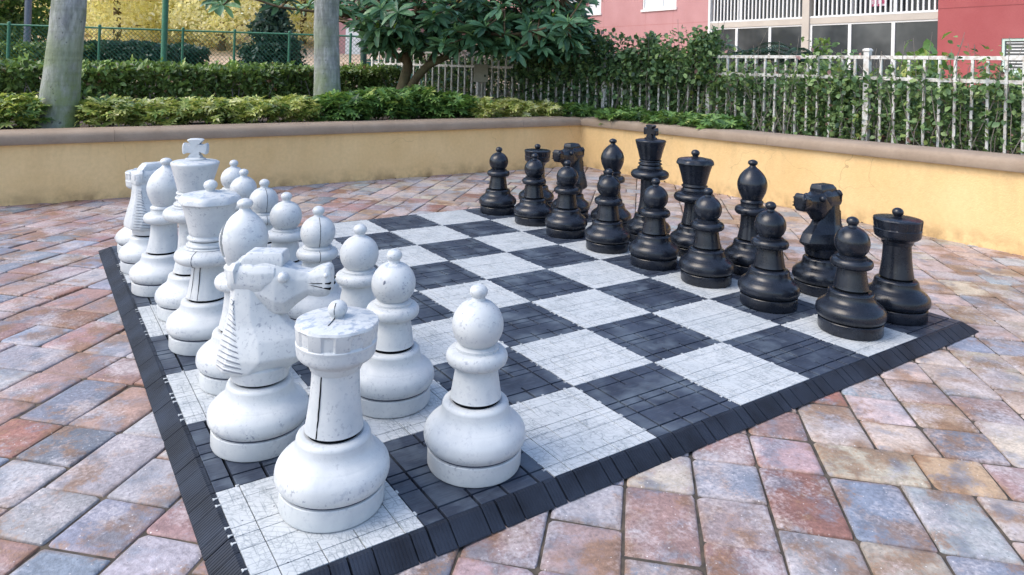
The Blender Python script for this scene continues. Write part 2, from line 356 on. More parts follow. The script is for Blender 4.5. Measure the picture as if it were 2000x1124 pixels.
# ------------------------------------------------------------------ setting: ground
WX, WY = 4.60, 4.50                      # inner faces of the two low walls
gz = -0.035
g = MB(); g.box(-60, WX+0.15, -60, WY+0.15, -0.4, gz-0.007)
tag(g.build('courtyard_floor', SAND), kind='structure')
def sstep(a, b, x): x = max(0, min(1, (x-a)/(b-a))); return x*x*(3-2*x)
def bed_h(x, y):
    dx, dy = x-EYE.x, y-EYE.y; d = dx*F2.x+dy*F2.y; r = dx*R2.x+dy*R2.y
    z = 0.43 + 0.02*math.sin(x*3.1+y*2.3)
    z += sstep(17, 36, d)*1.9*sstep(4, -2, r*1.0+0.12*(d-17)*0)
    return z
xs = [-60, -40, -30, -20, -14, -10, -8, -6, -4, -3, -2, -1, 0, 1, 2, 3, 4, WX+0.12, 5.2, 6, 7, 8, 10, 12, 14, 16, 18, 20, 23, 26, 30, 35, 40, 50, 70, 100]
ys = [-60, -40, -20, -10, -6, -4, -3, -2, -1, 0, 1, 2, 3, 4, WY+0.12, 5.2, 6, 7, 8, 10, 12, 14, 16, 18, 20, 23, 26, 30, 35, 40, 50, 70, 110]
bd = MB(); idx = {}
for j, y in enumerate(ys):
    for i, x in enumerate(xs):
        idx[i, j] = len(bd.v); bd.v.append((x, y, bed_h(x, y))); bd.c.append((1, 1, 1, 1))
for j in range(len(ys)-1):
    for i in range(len(xs)-1):
        if xs[i+1] <= WX+0.13 and ys[j+1] <= WY+0.13: continue
        bd.f.append((idx[i, j], idx[i+1, j], idx[i+1, j+1], idx[i, j+1]))
        cx, cy = (xs[i]+xs[i+1])/2-EYE.x, (ys[j]+ys[j+1])/2-EYE.y
        bd.m.append(1 if cx*F2.x+cy*F2.y > 15.5 else 0)
tag(bd.build('planting_bed_ground', [SOIL, BANK], smooth=60), kind='structure')

ASH = [(0,0,2,2),(2,0,2,2),(4,0,3,2),(7,0,2,2),(9,0,3,2),(0,2,2,3),(2,2,3,2),(5,2,2,2),(7,2,2,2),(9,2,3,2),(2,4,2,2),(4,4,2,2),(6,4,3,2),(9,4,3,2),(0,5,2,2),(2,6,2,2),(4,6,2,2),(6,6,2,2),(8,6,2,2),(10,6,2,2),(0,7,2,3),(2,8,3,2),(5,8,2,2),(7,8,3,2),(10,8,2,2),(0,10,2,2),(2,10,2,2),(4,10,2,2),(6,10,2,2),(8,10,2,2),(10,10,2,2)]
UH = 0.0865; S2 = math.sqrt(0.5)
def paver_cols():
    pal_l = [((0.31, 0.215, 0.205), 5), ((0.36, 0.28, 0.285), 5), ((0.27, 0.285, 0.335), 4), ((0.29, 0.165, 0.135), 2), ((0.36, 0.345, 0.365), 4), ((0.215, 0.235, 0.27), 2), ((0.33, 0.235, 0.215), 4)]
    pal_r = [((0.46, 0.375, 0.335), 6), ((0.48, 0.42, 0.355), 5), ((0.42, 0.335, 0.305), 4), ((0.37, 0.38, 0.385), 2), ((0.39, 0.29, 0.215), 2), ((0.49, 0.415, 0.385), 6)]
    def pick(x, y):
        k = sstep(0.2, 3.2, x + 0.25*max(0, -y) + random.uniform(-0.9, 0.9))  # paler to the right: cream bricks plus sky sheen put into their colour
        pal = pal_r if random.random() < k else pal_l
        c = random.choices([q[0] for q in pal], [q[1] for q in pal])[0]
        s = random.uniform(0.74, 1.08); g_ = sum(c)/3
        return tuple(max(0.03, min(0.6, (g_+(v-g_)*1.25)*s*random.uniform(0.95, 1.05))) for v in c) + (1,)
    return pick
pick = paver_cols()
pv = MB()
for tj in range(-6, 9):
    for ti in range(-8, 10):
        for (i, j, wd, hg) in ASH:
            # a, b run at 45 degrees to the chess board
            a0, b0 = 0.752 + (ti*12+i)*UH, 1.027 + (tj*12+j)*UH
            am, bm_ = a0+wd*UH/2, b0+hg*UH/2
            X, Y = (am+bm_)*S2, (am-bm_)*S2
            if not (-4.6 < X < WX+0.1 and -2.0 < Y < WY+0.1): continue
            dd = (X-EYE.x)*F2.x+(Y-EYE.y)*F2.y
            if dd < 0.2: continue
            gap = random.uniform(0.0014, 0.0026); W_, H_ = wd*UH/2-gap, hg*UH/2-gap
            cut = [random.uniform(0.005, 0.018)*random.uniform(0.5, 1) for _ in range(4)]; cin = [(random.uniform(0, 0.0026), random.uniform(0, 0.0026)) for _ in range(4)]
            def ring(ins, z, tilt):
                pts = []
                for q, (sx, sy) in enumerate(((1, 1), (-1, 1), (-1, -1), (1, -1))):
                    c = cut[q]; w_, h_ = W_-ins-cin[q][0], H_-ins-cin[q][1]
                    p1 = (sx*w_, sy*(h_-c)); p2 = (sx*(w_-c), sy*h_); pm = (sx*(w_-c*0.3), sy*(h_-c*0.3))
                    pts += [p1, pm, p2] if sx*sy > 0 else [p2, pm, p1]
                out = []
                for k, (a, b) in enumerate(pts):
                    aa, bb = am+a+wob[k][0], bm_+b+wob[k][1]
                    out.append(((aa+bb)*S2, (aa-bb)*S2, z+tilt[0]*a+tilt[1]*b))
                return out
            wob = [(random.uniform(-0.0018, 0.0018), random.uniform(-0.0018, 0.0018)) for _ in range(12)]
            tl = (random.uniform(-0.02, 0.02), random.uniform(-0.02, 0.02)); z0 = gz + random.uniform(-0.002, 0.0015)
            rr = [ring(0, gz-0.012, (0, 0)), ring(0.0, z0-0.0055, tl), ring(0.0018, z0-0.0025, tl), ring(0.006, z0-0.0008, tl), ring(0.016, z0, tl)]
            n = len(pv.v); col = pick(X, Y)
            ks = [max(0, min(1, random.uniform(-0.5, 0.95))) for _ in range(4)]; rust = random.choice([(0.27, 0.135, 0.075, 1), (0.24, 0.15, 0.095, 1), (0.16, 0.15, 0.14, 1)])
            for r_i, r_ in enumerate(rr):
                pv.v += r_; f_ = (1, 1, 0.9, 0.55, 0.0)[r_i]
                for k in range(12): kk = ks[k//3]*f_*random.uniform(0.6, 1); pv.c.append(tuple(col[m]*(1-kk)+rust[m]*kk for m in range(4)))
            for q in range(4):
                for k in range(12):
                    k2 = (k+1) % 12; pv.f.append((n+q*12+k, n+q*12+k2, n+(q+1)*12+k2, n+(q+1)*12+k)); pv.m.append(0)
            pv.f.append(tuple(range(n+48, n+60))); pv.m.append(0)
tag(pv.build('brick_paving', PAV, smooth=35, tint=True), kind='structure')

# ------------------------------------------------------------------ the two low walls
def cap_profile():      # across the wall: u = distance behind the face, z
    return [(-0.035, 0.402), (-0.04, 0.410), (-0.04, 0.452), (-0.034, 0.468), (-0.020, 0.480), (0.0, 0.486), (0.14, 0.490), (0.26, 0.486), (0.275, 0.475), (0.275, 0.402)]
def low_wall(kind):
    e = empty('garden_wall', (0, WY, gz) if kind == 'L' else (WX, 0, gz))
    inv = Matrix.Translation(-e.location)
    b = MB(); c = MB(); prof = cap_profile()
    if kind == 'L':
        dz = lambda x: -0.0045*(WX-x)
        b.loft([[inv @ Vector(q) for q in ((x, WY, -0.3), (x, WY+0.24, -0.3), (x, WY+0.24, 0.402+dz(x)), (x, WY, 0.402+dz(x)))] for x in (-16, WX)])
        xs_ = [-16] + [-14.5+1.83*k for k in range(20)]
        xs_ = [x for x in xs_ if x < WX-0.5] + [None]
        for a, d in zip(xs_[:-1], xs_[1:]):
            ra = [inv @ Vector((a+0.0008, WY+u, z+dz(a))) for u, z in prof]
            rb = [inv @ Vector(((d-0.0008) if d is not None else WX+u, WY+u, z+dz(WX if d is None else d))) for u, z in prof]
            c.loft([ra, rb])
        lab = 'long yellow stucco garden wall with brown cap behind the white chess pieces'
    else:
        dz = lambda y: 0.0150*(WY-y) if y < WY else 0
        b.loft([[inv @ Vector(q) for q in ((WX, y, -0.3), (WX+0.24, y, -0.3), (WX+0.24, y, 0.402+dz(y)), (WX, y, 0.402+dz(y)))] for y in (-7, WY, WY+0.24)])
        ys_ = [-7+1.83*k for k in range(20)]; ys_ = [y for y in ys_ if y < WY-0.5] + [None]
        for a, d in zip(ys_[:-1], ys_[1:]):
            ra = [inv @ Vector((WX+u, a+0.0008, z+dz(a))) for u, z in prof]
            rb = [inv @ Vector((WX+u, (d-0.0008) if d is not None else WY+u, z+dz(WY if d is None else d))) for u, z in prof]
            c.loft([ra, rb])
        lab = 'yellow stucco garden wall with brown cap on the right behind the black chess pieces'
    b.build('wall_face', YEL, e); c.build('wall_cap', CAPM, e, smooth=40)
    tag(e, lab, 'garden wall')
low_wall('L'); low_wall('R')

# ------------------------------------------------------------------ chess board
S = 0.36
board = empty('giant_chessboard', (4*S, 4*S, gz))
tag(board, 'giant chessboard of interlocking grey-white and black plastic tiles with black ramp edging', 'chessboard')
BI = Matrix.Translation(-board.location)
ROWS = [(0.0, 0.12, [0.15, 0.40, 0.62, 0.87]), (0.12, 0.20, [0.15, 0.40, 0.62, 0.87]), (0.20, 0.36, [0.15, 0.87]), (0.36, 0.49, [0.15, 0.36, 0.64, 0.87]),
        (0.49, 0.58, [0.15, 0.36, 0.64, 0.87]), (0.58, 0.79, [0.15, 0.87]), (0.79, 0.86, [0.15, 0.42, 0.66, 0.87]), (0.86, 1.0, [0.15, 0.42, 0.66, 0.87])]
OPEN = {0.20, 0.79}       # seams that are not grooves
def tile(light, flip):
    mb = MB(); e = 0.0015/S; gw = (0.0010 if light else 0.0024)/S; gx = (0.0012 if light else 0.0036)/S
    tp = 0.0; lo = -0.0035 if light else -0.013; T = gz + 0.004
    mb.box(e*S, (1-e)*S, e*S, (1-e)*S, T, lo, 1)
    for v0, v1, cuts in ROWS:
        us = [0]+cuts+[1]
        for a, b in zip(us[:-1], us[1:]):
            x0 = a + (e if a == 0 else gx); x1 = b - (e if b == 1 else gx)
            y0 = v0 + (e if v0 == 0 else (0 if v0 in OPEN else gw)); y1 = v1 - (e if v1 == 1 else (0 if v1 in OPEN else gw))
            if flip: x0, x1, y0, y1 = 1-x1, 1-x0, 1-y1, 1-y0
            z = tp + (0 if light else random.uniform(-0.0006, 0.0002))
            if v0 in OPEN or v1 in OPEN: mb.box(x0*S, x1*S, y0*S, y1*S, lo, tp)
            else: mb.bbox(x0*S, x1*S, y0*S, y1*S, lo, z, 0.0004 if light else 0.0008)
    return mb
def tabs(mb, u, v):       # the small locking tabs that show along the tile edges
    for k in (0.10, 0.19, 0.44, 0.52, 0.60, 0.85, 0.93):
        L = 0.010
        mb.box(-L, 0.002, k*S-0.0022, k*S+0.0022, -0.010, 0.0004)
        mb.box(-L, -L+0.003, k*S-0.0045, k*S+0.0045, -0.010, 0.0004)
    for k in (0.14, 0.40, 0.66, 0.90):
        mb.box(k*S-0.004, k*S+0.004, S-0.001, S+0.005, -0.010, 0.0006)
        mb.box(S-0.001, S+0.004, k*S-0.006, k*S+0.006, -0.010, 0.0006)
protos = {}
for i in range(8):
    for j in range(8):
        light = (i+j) % 2 == 0; key = (light, random.random() < 0.3)
        if key not in protos:
            mb = tile(*key)
            if light: tabs(mb, i, j)
            protos[key] = mb.build('light_tile' if light else 'dark_tile', [LT, GROOVL] if light else [DT, GAP], board); o = protos[key]
        else:
            o = protos[key].copy(); COL.objects.link(o); o.parent = board
        o.location = (i*S-4*S, j*S-4*S, -gz + random.uniform(-0.0006, 0.0006))
def edge_piece(L, corner=False):
    mb = MB(); W = 0.056; prof = [(0.0, -0.0005), (0.010, -0.0015), (W, -0.031), (W+0.001, gz+0.0015), (0.0, gz+0.0015)]
    segs = [(0.0, 0.30), (0.30, 0.78), (0.78, 1.0)]
    mb.box(0.002, L-0.002, -0.010, 0.0, gz+0.002, -0.006)
    for a, b in segs:
        n = max(2, int((b-a)*L/0.0085)); ridge = []
        x0, x1 = a*L+(0.0026 if a == 0 else 0.0016), b*L-(0.0026 if b == 1 else 0.0016)
        for k in range(n):      # fine ribs running down the ramp
            xa = x0+(x1-x0)*k/n; xb = x0+(x1-x0)*(k+0.62)/n; xc = x0+(x1-x0)*(k+0.68)/n; xd = x0+(x1-x0)*(k+0.96)/n if k < n-1 else x1
            for q, h in ((xa, 0), (xb, 0), (xc, -0.0011), (xd, -0.0011)): ridge.append((q, h))
        rings = [[Vector((x, -u, z+h if k in (1, 2) else z)) for k, (u, z) in enumerate(prof)] for x, h in ridge]
        mb.loft(rings)
    return mb
ep = edge_piece(S/2).build('edge_ramp', RAMPM, board)
first = True
for side, rz, ox, oy in (('near', 0, 0, 0), ('left', -PI/2, 0, 8*S), ('far', PI, 8*S, 8*S)):
    for k in range(16):
        o = ep if first else ep.copy()
        if not first: COL.objects.link(o); o.parent = board
        first = False
        c, s = math.cos(rz), math.sin(rz); x = k*S/2
        o.location = (ox + c*x - 4*S, oy + s*x - 4*S, -gz + random.uniform(-0.0008, 0.0006)); o.rotation_euler = (0, 0, rz)
for (cx, cy, rz) in ((0, 0, 0), (0, 8*S, -PI/2), (8*S, 0, PI/2), (8*S, 8*S, PI)):   # mitred corner pieces
    mb = MB(); W = 0.056
    P = [(0, 0, -0.001), (0, -W, -0.031), (-W, -W, -0.031), (-W, 0, -0.031)]
    if cx > 0 and cy == 0: P = [(0, 0, -0.001), (0, -0.001, -0.002), (-W, -0.001, -0.031), (-W, 0, -0.031)]
    top = [Vector(p) for p in P]; bot = [Vector((p[0], p[1], gz+0.0015)) for p in P]
    mb.add(top+bot, [(0, 1, 2, 3), (7, 6, 5, 4), (0, 4, 5, 1), (1, 5, 6, 2), (2, 6, 7, 3), (3, 7, 4, 0)])
    if cx > 0: continue
    o = mb.build('edge_corner', RAMPM, board); o.location = (cx-4*S, cy-4*S, -gz); o.rotation_euler = (0, 0, rz)
mb = MB()                       # right-hand end cap of the near edging
mb.add([Vector(p) for p in ((0, 0, -0.001), (0, -0.056, -0.031), (0.03, -0.056, -0.031), (0.012, 0, -0.004), (0, 0, gz+.0015), (0, -0.056, gz+.0015), (0.03, -0.056, gz+.0015), (0.012, 0, gz+.0015))],
       [(0, 1, 2, 3), (7, 6, 5, 4), (0, 4, 5, 1), (1, 5, 6, 2), (2, 6, 7, 3), (3, 7, 4, 0)])
mb.build('edge_corner', RAMPM, board).location = (4*S, -4*S, -gz)

# ------------------------------------------------------------------ chess pieces
def smoothp(pts, k=4):
    out = []
    for i in range(len(pts)-1):
        p0 = pts[max(i-1, 0)]; p1 = pts[i]; p2_ = pts[i+1]; p3 = pts[min(i+2, len(pts)-1)]
        for j in range(k):
            t = j/k
            out.append(tuple(0.5*((2*p1[q])+(-p0[q]+p2_[q])*t+(2*p0[q]-5*p1[q]+4*p2_[q]-p3[q])*t*t+(-p0[q]+3*p1[q]-3*p2_[q]+p3[q])*t**3) for q in (0, 1)))
    out.append(pts[-1]); return out
def lathe(prof, n=72, mod=None, mi=None):
    mb = MB(); rings = []
    for r, z in prof: rings.append((r, z))
    vs = []; fs = []; ms = []
    for r, z in rings:
        for k in range(n):
            a = 2*PI*k/n; rr = r*(mod(a, z) if mod else 1)
            vs.append((rr*math.cos(a), rr*math.sin(a), z))
    for i in range(len(rings)-1):
        for k in range(n): fs.append((i*n+k, i*n+(k+1) % n, (i+1)*n+(k+1) % n, (i+1)*n+k)); ms.append(mi(i, rings) if mi else 0)
    fs.append(tuple(reversed(range(n)))); ms.append(0); fs.append(tuple(range((len(rings)-1)*n, len(rings)*n))); ms.append(0)
    mb.v = vs; mb.f = fs; mb.m = ms; mb.c = [(1, 1, 1, 1)]*len(vs)
    return mb
BASE = [(0.110, 0.0), (0.1165, 0.002), (0.1190, 0.008), (0.1195, 0.0455), (0.1180, 0.0475), (0.1135, 0.0480), (0.1135, 0.0545)] + \
    smoothp([(0.1205, 0.0550), (0.1275, 0.0650), (0.1298, 0.078), (0.1265, 0.094), (0.1165, 0.107), (0.108, 0.1135)], 4) + \
    smoothp([(0.1068, 0.1148), (0.096, 0.123), (0.0885, 0.134), (0.0855, 0.146), (0.0848, 0.152)], 4) + \
    smoothp([(0.083, 0.1565), (0.078, 0.1605), (0.0685, 0.1625), (0.0672, 0.1625)], 3) + [(0.0600, 0.1612), (0.0600, 0.170)]
def ball(r, zc, sz=1.0, a0=-80, a1=90, n=18):
    return [(max(0.0004, r*math.cos(math.radians(a0+(a1-a0)*i/n))), zc+r*sz*math.sin(math.radians(a0+(a1-a0)*i/n))) for i in range(n+1)]
def torus(rin, rout, z0, z1, n=10):
    zc, h = (z0+z1)/2, (z1-z0)/2
    return [(rin+(rout-rin)*math.cos(math.radians(-90+180*i/n))**0.62 if 0 < i < n else rin, zc+h*math.sin(math.radians(-90+180*i/n))) for i in range(n+1)]
def flute(a, z): return 1+0.018*abs(math.cos(5*a))**0.6
def soften(mb, off=0.006):       # rounds the carved edges
    bm = bmesh.new(); vs = [bm.verts.new(v) for v in mb.v]
    for f in mb.f: bm.faces.new([vs[i] for i in f])
    bmesh.ops.recalc_face_normals(bm, faces=bm.faces)
    ed = [e for e in bm.edges if len(e.link_faces) == 2 and e.calc_face_angle(0) > math.radians(9)]
    bmesh.ops.bevel(bm, geom=ed, offset=off, segments=3, profile=0.5, affect='EDGES', clamp_overlap=True)
    bm.verts.index_update(); mb.v = [tuple(v.co) for v in bm.verts]; mb.f = [tuple(v.index for v in f.verts) for f in bm.faces]
    mb.m = [0]*len(mb.f); mb.c = [(1, 1, 1, 1)]*len(mb.v); bm.free()
def piece_parts(kind):
    P = []
    base = lathe(BASE, mi=lambda i, r: 1 if (r[i][0] < 0.061) else (2 if abs(r[i][0]-0.1135) < 1e-6 and abs(r[i+1][0]-0.1135) < 1e-6 else 0))
    P.append(('base', base, 30))
    if kind == 'pawn':
        P.append(('stem', lathe([(0.060, 0.1705)]+smoothp([(0.0655, 0.1705), (0.0635, 0.180), (0.0585, 0.212), (0.0545, 0.238), (0.053, 0.258)])), 30))
        P.append(('collar', lathe([(0.045, 0.250)]+torus(0.050, 0.0790, 0.250, 0.2905)), 30))
        P.append(('head', lathe([(0.050, 0.288), (0.056, 0.2895), (0.0565, 0.297), (0.050, 0.300)]+ball(0.066, 0.350, 0.98, -48, 74)+[(0.0175, 0.414), (0.0165, 0.419)]), 30))
        P.append(('knob', lathe([(0.0145, 0.413), (0.0165, 0.418)]+ball(0.0232, 0.4335, 0.80, -42, 90)), 40))
    elif kind == 'rook':
        P.append(('stem', lathe([(0.060, 0.1705)]+smoothp([(0.0665, 0.1705), (0.0645, 0.185), (0.0590, 0.225), (0.0555, 0.270), (0.054, 0.318)])), 30))
        def rim(a, z):
            if 0.374 < z < 0.415: return 1+(-0.042 if (math.cos(9*a+0.4) > 0.15) else 0.0)*(1 if z < 0.409 else 0.4)
            return 1
        P.append(('turret', lathe([(0.045, 0.300)]+smoothp([(0.058, 0.307), (0.062, 0.316), (0.066, 0.324), (0.082, 0.334), (0.0885, 0.342), (0.0905, 0.352), (0.0915, 0.365)], 3) +
                 [(0.0925, 0.3685), (0.0925, 0.3705), (0.0905, 0.3725), (0.0915, 0.3745), (0.0945, 0.404), (0.0955, 0.409), (0.0935, 0.4145), (0.088, 0.4165), (0.05, 0.421), (0.02, 0.4225)], 108, rim), 28))
        P.append(('knob', lathe([(0.013, 0.417), (0.0145, 0.424)]+ball(0.0225, 0.4405, 0.85, -45, 90)), 40))
    elif kind == 'bishop':
        P.append(('stem', lathe([(0.060, 0.1705)]+smoothp([(0.0655, 0.1705), (0.0625, 0.185), (0.0555, 0.225), (0.052, 0.265), (0.0515, 0.300)]), 80, flute), 30))
        P.append(('collar', lathe([(0.045, 0.290)]+torus(0.050, 0.0835, 0.290, 0.334)+[(0.057, 0.334), (0.0545, 0.345), (0.0555, 0.350)]+torus(0.052, 0.0575, 0.350, 0.362, 6)+[(0.049, 0.366)]), 30))
        mi_ = lathe([(0.040, 0.360)]+smoothp([(0.047, 0.366), (0.052, 0.374), (0.066, 0.405), (0.0735, 0.437), (0.0715, 0.462), (0.060, 0.490), (0.040, 0.515), (0.023, 0.529), (0.0155, 0.537)], 9)+[(0.0145, 0.541)], 144)
        nv = []
        for x, y, z in mi_.v:       # the slanting slot cut into the mitre
            if z > 0.392 and x > 0:
                q = x*1.0-(z-0.46)*0.12-0.040; k = 1-sstep(0.0045, 0.0065, abs(q))
                y *= 1-0.45*k; z = 0.43+(z-0.43)*(1-0.30*k)
            nv.append((x, y, z))
        mi_.v = nv; P.append(('mitre', mi_, 40))
        P.append(('knob', lathe([(0.0135, 0.535), (0.015, 0.541)]+ball(0.0245, 0.5545, 0.66, -45, 90)), 40))
    elif kind in ('queen', 'king'):
        zk = 0.0 if kind == 'queen' else 0.080
        P.append(('stem', lathe([(0.060, 0.1705)]+smoothp([(0.0665, 0.1705), (0.063, 0.190), (0.0555, 0.235), (0.052, 0.27+zk/2), (0.052, 0.30+zk)]), 80, flute), 30))
        P.append(('collar', lathe([(0.045, 0.288+zk)]+torus(0.052, 0.1125, 0.288+zk, 0.344+zk)+[(0.080, 0.3445+zk), (0.072, 0.349+zk)]+torus(0.067, 0.0745, 0.349+zk, 0.359+zk, 6)+[(0.064, 0.368+zk)]), 30))
        if kind == 'queen':
            def lid(a, z): return 1+(0.030*math.cos(8*a) if 0.498 < z < 0.527 else 0)
            P.append(('crown', lathe([(0.05, 0.362)]+torus(0.064, 0.0715, 0.372, 0.383, 6)+[(0.063, 0.3885)]+smoothp([(0.0655, 0.392), (0.074, 0.430), (0.085, 0.470), (0.0945, 0.499)])), 30))
            P.append(('crown_lid', lathe([(0.090, 0.4985), (0.100, 0.4990), (0.1035, 0.503), (0.1025, 0.512), (0.097, 0.521), (0.090, 0.527), (0.086, 0.528), (0.055, 0.534), (0.020, 0.539)], 96, lid), 28))
            P.append(('knob', lathe([(0.014, 0.534), (0.0155, 0.542)]+ball(0.0235, 0.560, 0.80, -45, 90)), 40))
        else:
            P.append(('crown', lathe([(0.05, 0.442)]+torus(0.060, 0.0695, 0.452, 0.464, 6)+[(0.058, 0.470)]+torus(0.057, 0.0665, 0.472, 0.482, 6)+[(0.059, 0.486)]+smoothp([(0.062, 0.488), (0.070, 0.520), (0.080, 0.555), (0.0885, 0.585)])+smoothp([(0.0905, 0.592), (0.089, 0.597), (0.082, 0.601)], 3)+[(0.045, 0.605), (0.040, 0.606)]), 30))
            P.append(('cross_foot', lathe([(0.035, 0.603), (0.0385, 0.6045), (0.0385, 0.611), (0.034, 0.613), (0.024, 0.616)]), 30))
            mb = MB(); pts = []
            zc, hw, hh = 0.6505, 0.0465, 0.0385
            # cross with flared rounded arms, notched on the diagonals
            def arm(ang, wd, ln):
                ca, sa = math.cos(ang), math.sin(ang)
                o = [(0.019, -0.0125), (ln*0.62, -wd*0.72), (ln*0.90, -wd), (ln, -wd*0.78), (ln*1.035, -wd*0.3), (ln*1.04, 0), (ln*1.035, wd*0.3), (ln, wd*0.78), (ln*0.90, wd), (ln*0.62, wd*0.72)]
                return [(x*ca-y*sa, x*sa+y*ca) for x, y in o]
            for ang, wd, ln in ((0, 0.0225, hw), (PI/2, 0.0300, hh), (PI, 0.0225, hw), (1.5*PI, 0.0265, hh)): pts += arm(ang, wd, ln)
            n = len(pts); th = 0.0165
            rings = []
            for y, s_ in ((-th, 0.90), (-th*0.72, 1.0), (th*0.72, 1.0), (th, 0.90)): rings.append([Vector((x*s_, y, zc+z*s_)) for x, z in pts])
            vs = [v for r in rings for v in r]; fs = []
            for i in range(3):
                for k in range(n): fs.append((i*n+k, i*n+(k+1) % n, (i+1)*n+(k+1) % n, (i+1)*n+k))
            c0 = len(vs); vs += [Vector((0, -th, zc)), Vector((0, th, zc))]
            for k in range(n): fs.append((c0, (k+1) % n, k)); fs.append((c0+1, 3*n+k, 3*n+(k+1) % n))
            mb.add(vs, fs); P.append(('cross', mb, 35))
    elif kind == 'knight':
        P.append(('neck_ring', lathe([(0.060, 0.1705)]+smoothp([(0.0735, 0.1705), (0.0765, 0.182), (0.0785, 0.196), (0.080, 0.206)])+[(0.070, 0.212)]), 30))
        mb = MB()
        def octx(z, xb, xf, w, wf=0.28, wb=0.55, dzf=0.0, dzb=0.0):
            L = xf-xb; x1 = xf-0.48*L; x2 = xb+0.16*L
            return [Vector((xf, -wf*w, z+dzf)), Vector((xf, wf*w, z+dzf)), Vector((x1, w, z)), Vector((x2, w*0.97, z)), Vector((xb, wb*w, z+dzb)), Vector((xb, -wb*w, z+dzb)), Vector((x2, -w*0.97, z)), Vector((x1, -w, z))]
        mb.loft([octx(0.192, -0.075, 0.072, 0.072), octx(0.207, -0.104, 0.090, 0.084), octx(0.238, -0.101, 0.138, 0.086, 0.32), octx(0.282, -0.093, 0.116, 0.074, 0.34),
                 octx(0.315, -0.086, 0.072, 0.059, 0.30), octx(0.345, -0.081, 0.046, 0.053, 0.40), octx(0.390, -0.0785, 0.040, 0.048), octx(0.440, -0.0795, 0.03, 0.044), octx(0.468, -0.066, 0.02, 0.040), octx(0.476, -0.05, 0.01, 0.032)])
        soften(mb); P.append(('neck', mb, 40))
        mb = MB()
        def octz(x, z0, z1, w, wt=0.72, wb=0.6):
            h = z1-z0
            return [Vector((x, -wb*w, z0)), Vector((x, wb*w, z0)), Vector((x, w, z0+0.3*h)), Vector((x, w, z0+0.74*h)), Vector((x, wt*w, z1)), Vector((x, -wt*w, z1)), Vector((x, -w, z0+0.74*h)), Vector((x, -w, z0+0.3*h))]
        mb.loft([octz(-0.030, 0.372, 0.482, 0.040), octz(0.018, 0.356, 0.478, 0.047), octz(0.045, 0.342, 0.472, 0.048), octz(0.068, 0.338, 0.466, 0.043, 0.7, 0.35), octz(0.096, 0.366, 0.456, 0.033, 0.7, 0.4),
                 octz(0.126, 0.389, 0.452, 0.0275), octz(0.150, 0.386, 0.464, 0.030), octz(0.172, 0.388, 0.470, 0.0315), octz(0.182, 0.394, 0.464, 0.029), octz(0.185, 0.402, 0.452, 0.022)])
        mb.loft([octz(-0.083, 0.408, 0.462, 0.040, 0.8, 0.85), octz(-0.070, 0.404, 0.470, 0.050, 0.8, 0.85), octz(0.012, 0.402, 0.470, 0.052, 0.8, 0.85), octz(0.044, 0.418, 0.468, 0.047, 0.8, 0.6)])
        soften(mb, 0.0045); P.append(('head', mb, 40))
        mb = MB()
        mb.loft([[Vector((x, y, z)) for x, y, z in ((-0.062, -0.036, 0.462), (0.058, -0.034, 0.462), (0.058, 0.034, 0.462), (-0.062, 0.036, 0.462))],
                 [Vector((x, y, z)) for x, y, z in ((-0.046, -0.035, 0.488), (0.061, -0.032, 0.482), (0.061, 0.032, 0.482), (-0.046, 0.035, 0.488))],
                 [Vector((x, y, z)) for x, y, z in ((-0.034, -0.027, 0.5025), (0.057, -0.026, 0.5035), (0.057, 0.026, 0.5035), (-0.034, 0.027, 0.5025))]])
        soften(mb, 0.004); P.append(('forelock', mb, 40))
        for s_ in (-1, 1):
            e_ = MB(); e_.loft([[Vector((-0.088, s_*0.030, 0.425)), Vector((-0.058, s_*0.053, 0.425)), Vector((-0.050, s_*0.030, 0.425))], [Vector((-0.090, s_*0.032, 0.455)), Vector((-0.060, s_*0.060, 0.462)), Vector((-0.044, s_*0.032, 0.462))], [Vector((-0.072, s_*0.034, 0.476)), Vector((-0.058, s_*0.048, 0.477)), Vector((-0.048, s_*0.034, 0.478))]])
            soften(e_, 0.003); P.append(('ear', e_, 40))
            e_ = MB(); e_.sphere((0.066, s_*0.0435, 0.4435), 0.0145, 16)
            P.append(('eye', e_, 50))
            e_ = MB(); e_.sphere((0.174, s_*0.0290, 0.447), 0.0065, 12); P.append(('nostril', e_, 50))
            e_ = MB()
            e_.add([Vector((0.126, s_*0.0312, 0.4255)), Vector((0.1865, s_*0.031, 0.4285)), Vector((0.1865, s_*0.031, 0.4245)), Vector((0.126, s_*0.0305, 0.4255)), Vector((0.1865, s_*0.020, 0.4285)), Vector((0.1865, s_*0.020, 0.4245))], [(0, 1, 2), (1, 4, 5, 2), (0, 4, 1), (0, 2, 5)])
            e_.add([Vector((0.130, s_*0.0312, 0.4215)), Vector((0.1865, s_*0.0310, 0.4140)), Vector((0.1865, s_*0.0310, 0.4095)), Vector((0.1865, s_*0.020, 0.414)), Vector((0.1865, s_*0.020, 0.4095))], [(0, 1, 2), (1, 3, 4, 2), (0, 3, 1), (0, 2, 4)])
            P.append(('mouth_slit', e_, None))
            e_ = MB()
            LV = [(0.207, -0.104, 0.090, 0.084), (0.238, -0.101, 0.138, 0.086), (0.282, -0.093, 0.116, 0.074), (0.315, -0.086, 0.072, 0.059), (0.345, -0.081, 0.046, 0.053), (0.390, -0.0785, 0.040, 0.048), (0.440, -0.0795, 0.03, 0.044)]
            def lv(z):
                for a_, b_ in zip(LV[:-1], LV[1:]):
                    if z <= b_[0]: q_ = (z-a_[0])/(b_[0]-a_[0]); return [a_[m]+(b_[m]-a_[m])*q_ for m in (1, 2, 3)]
                return LV[-1][1:]
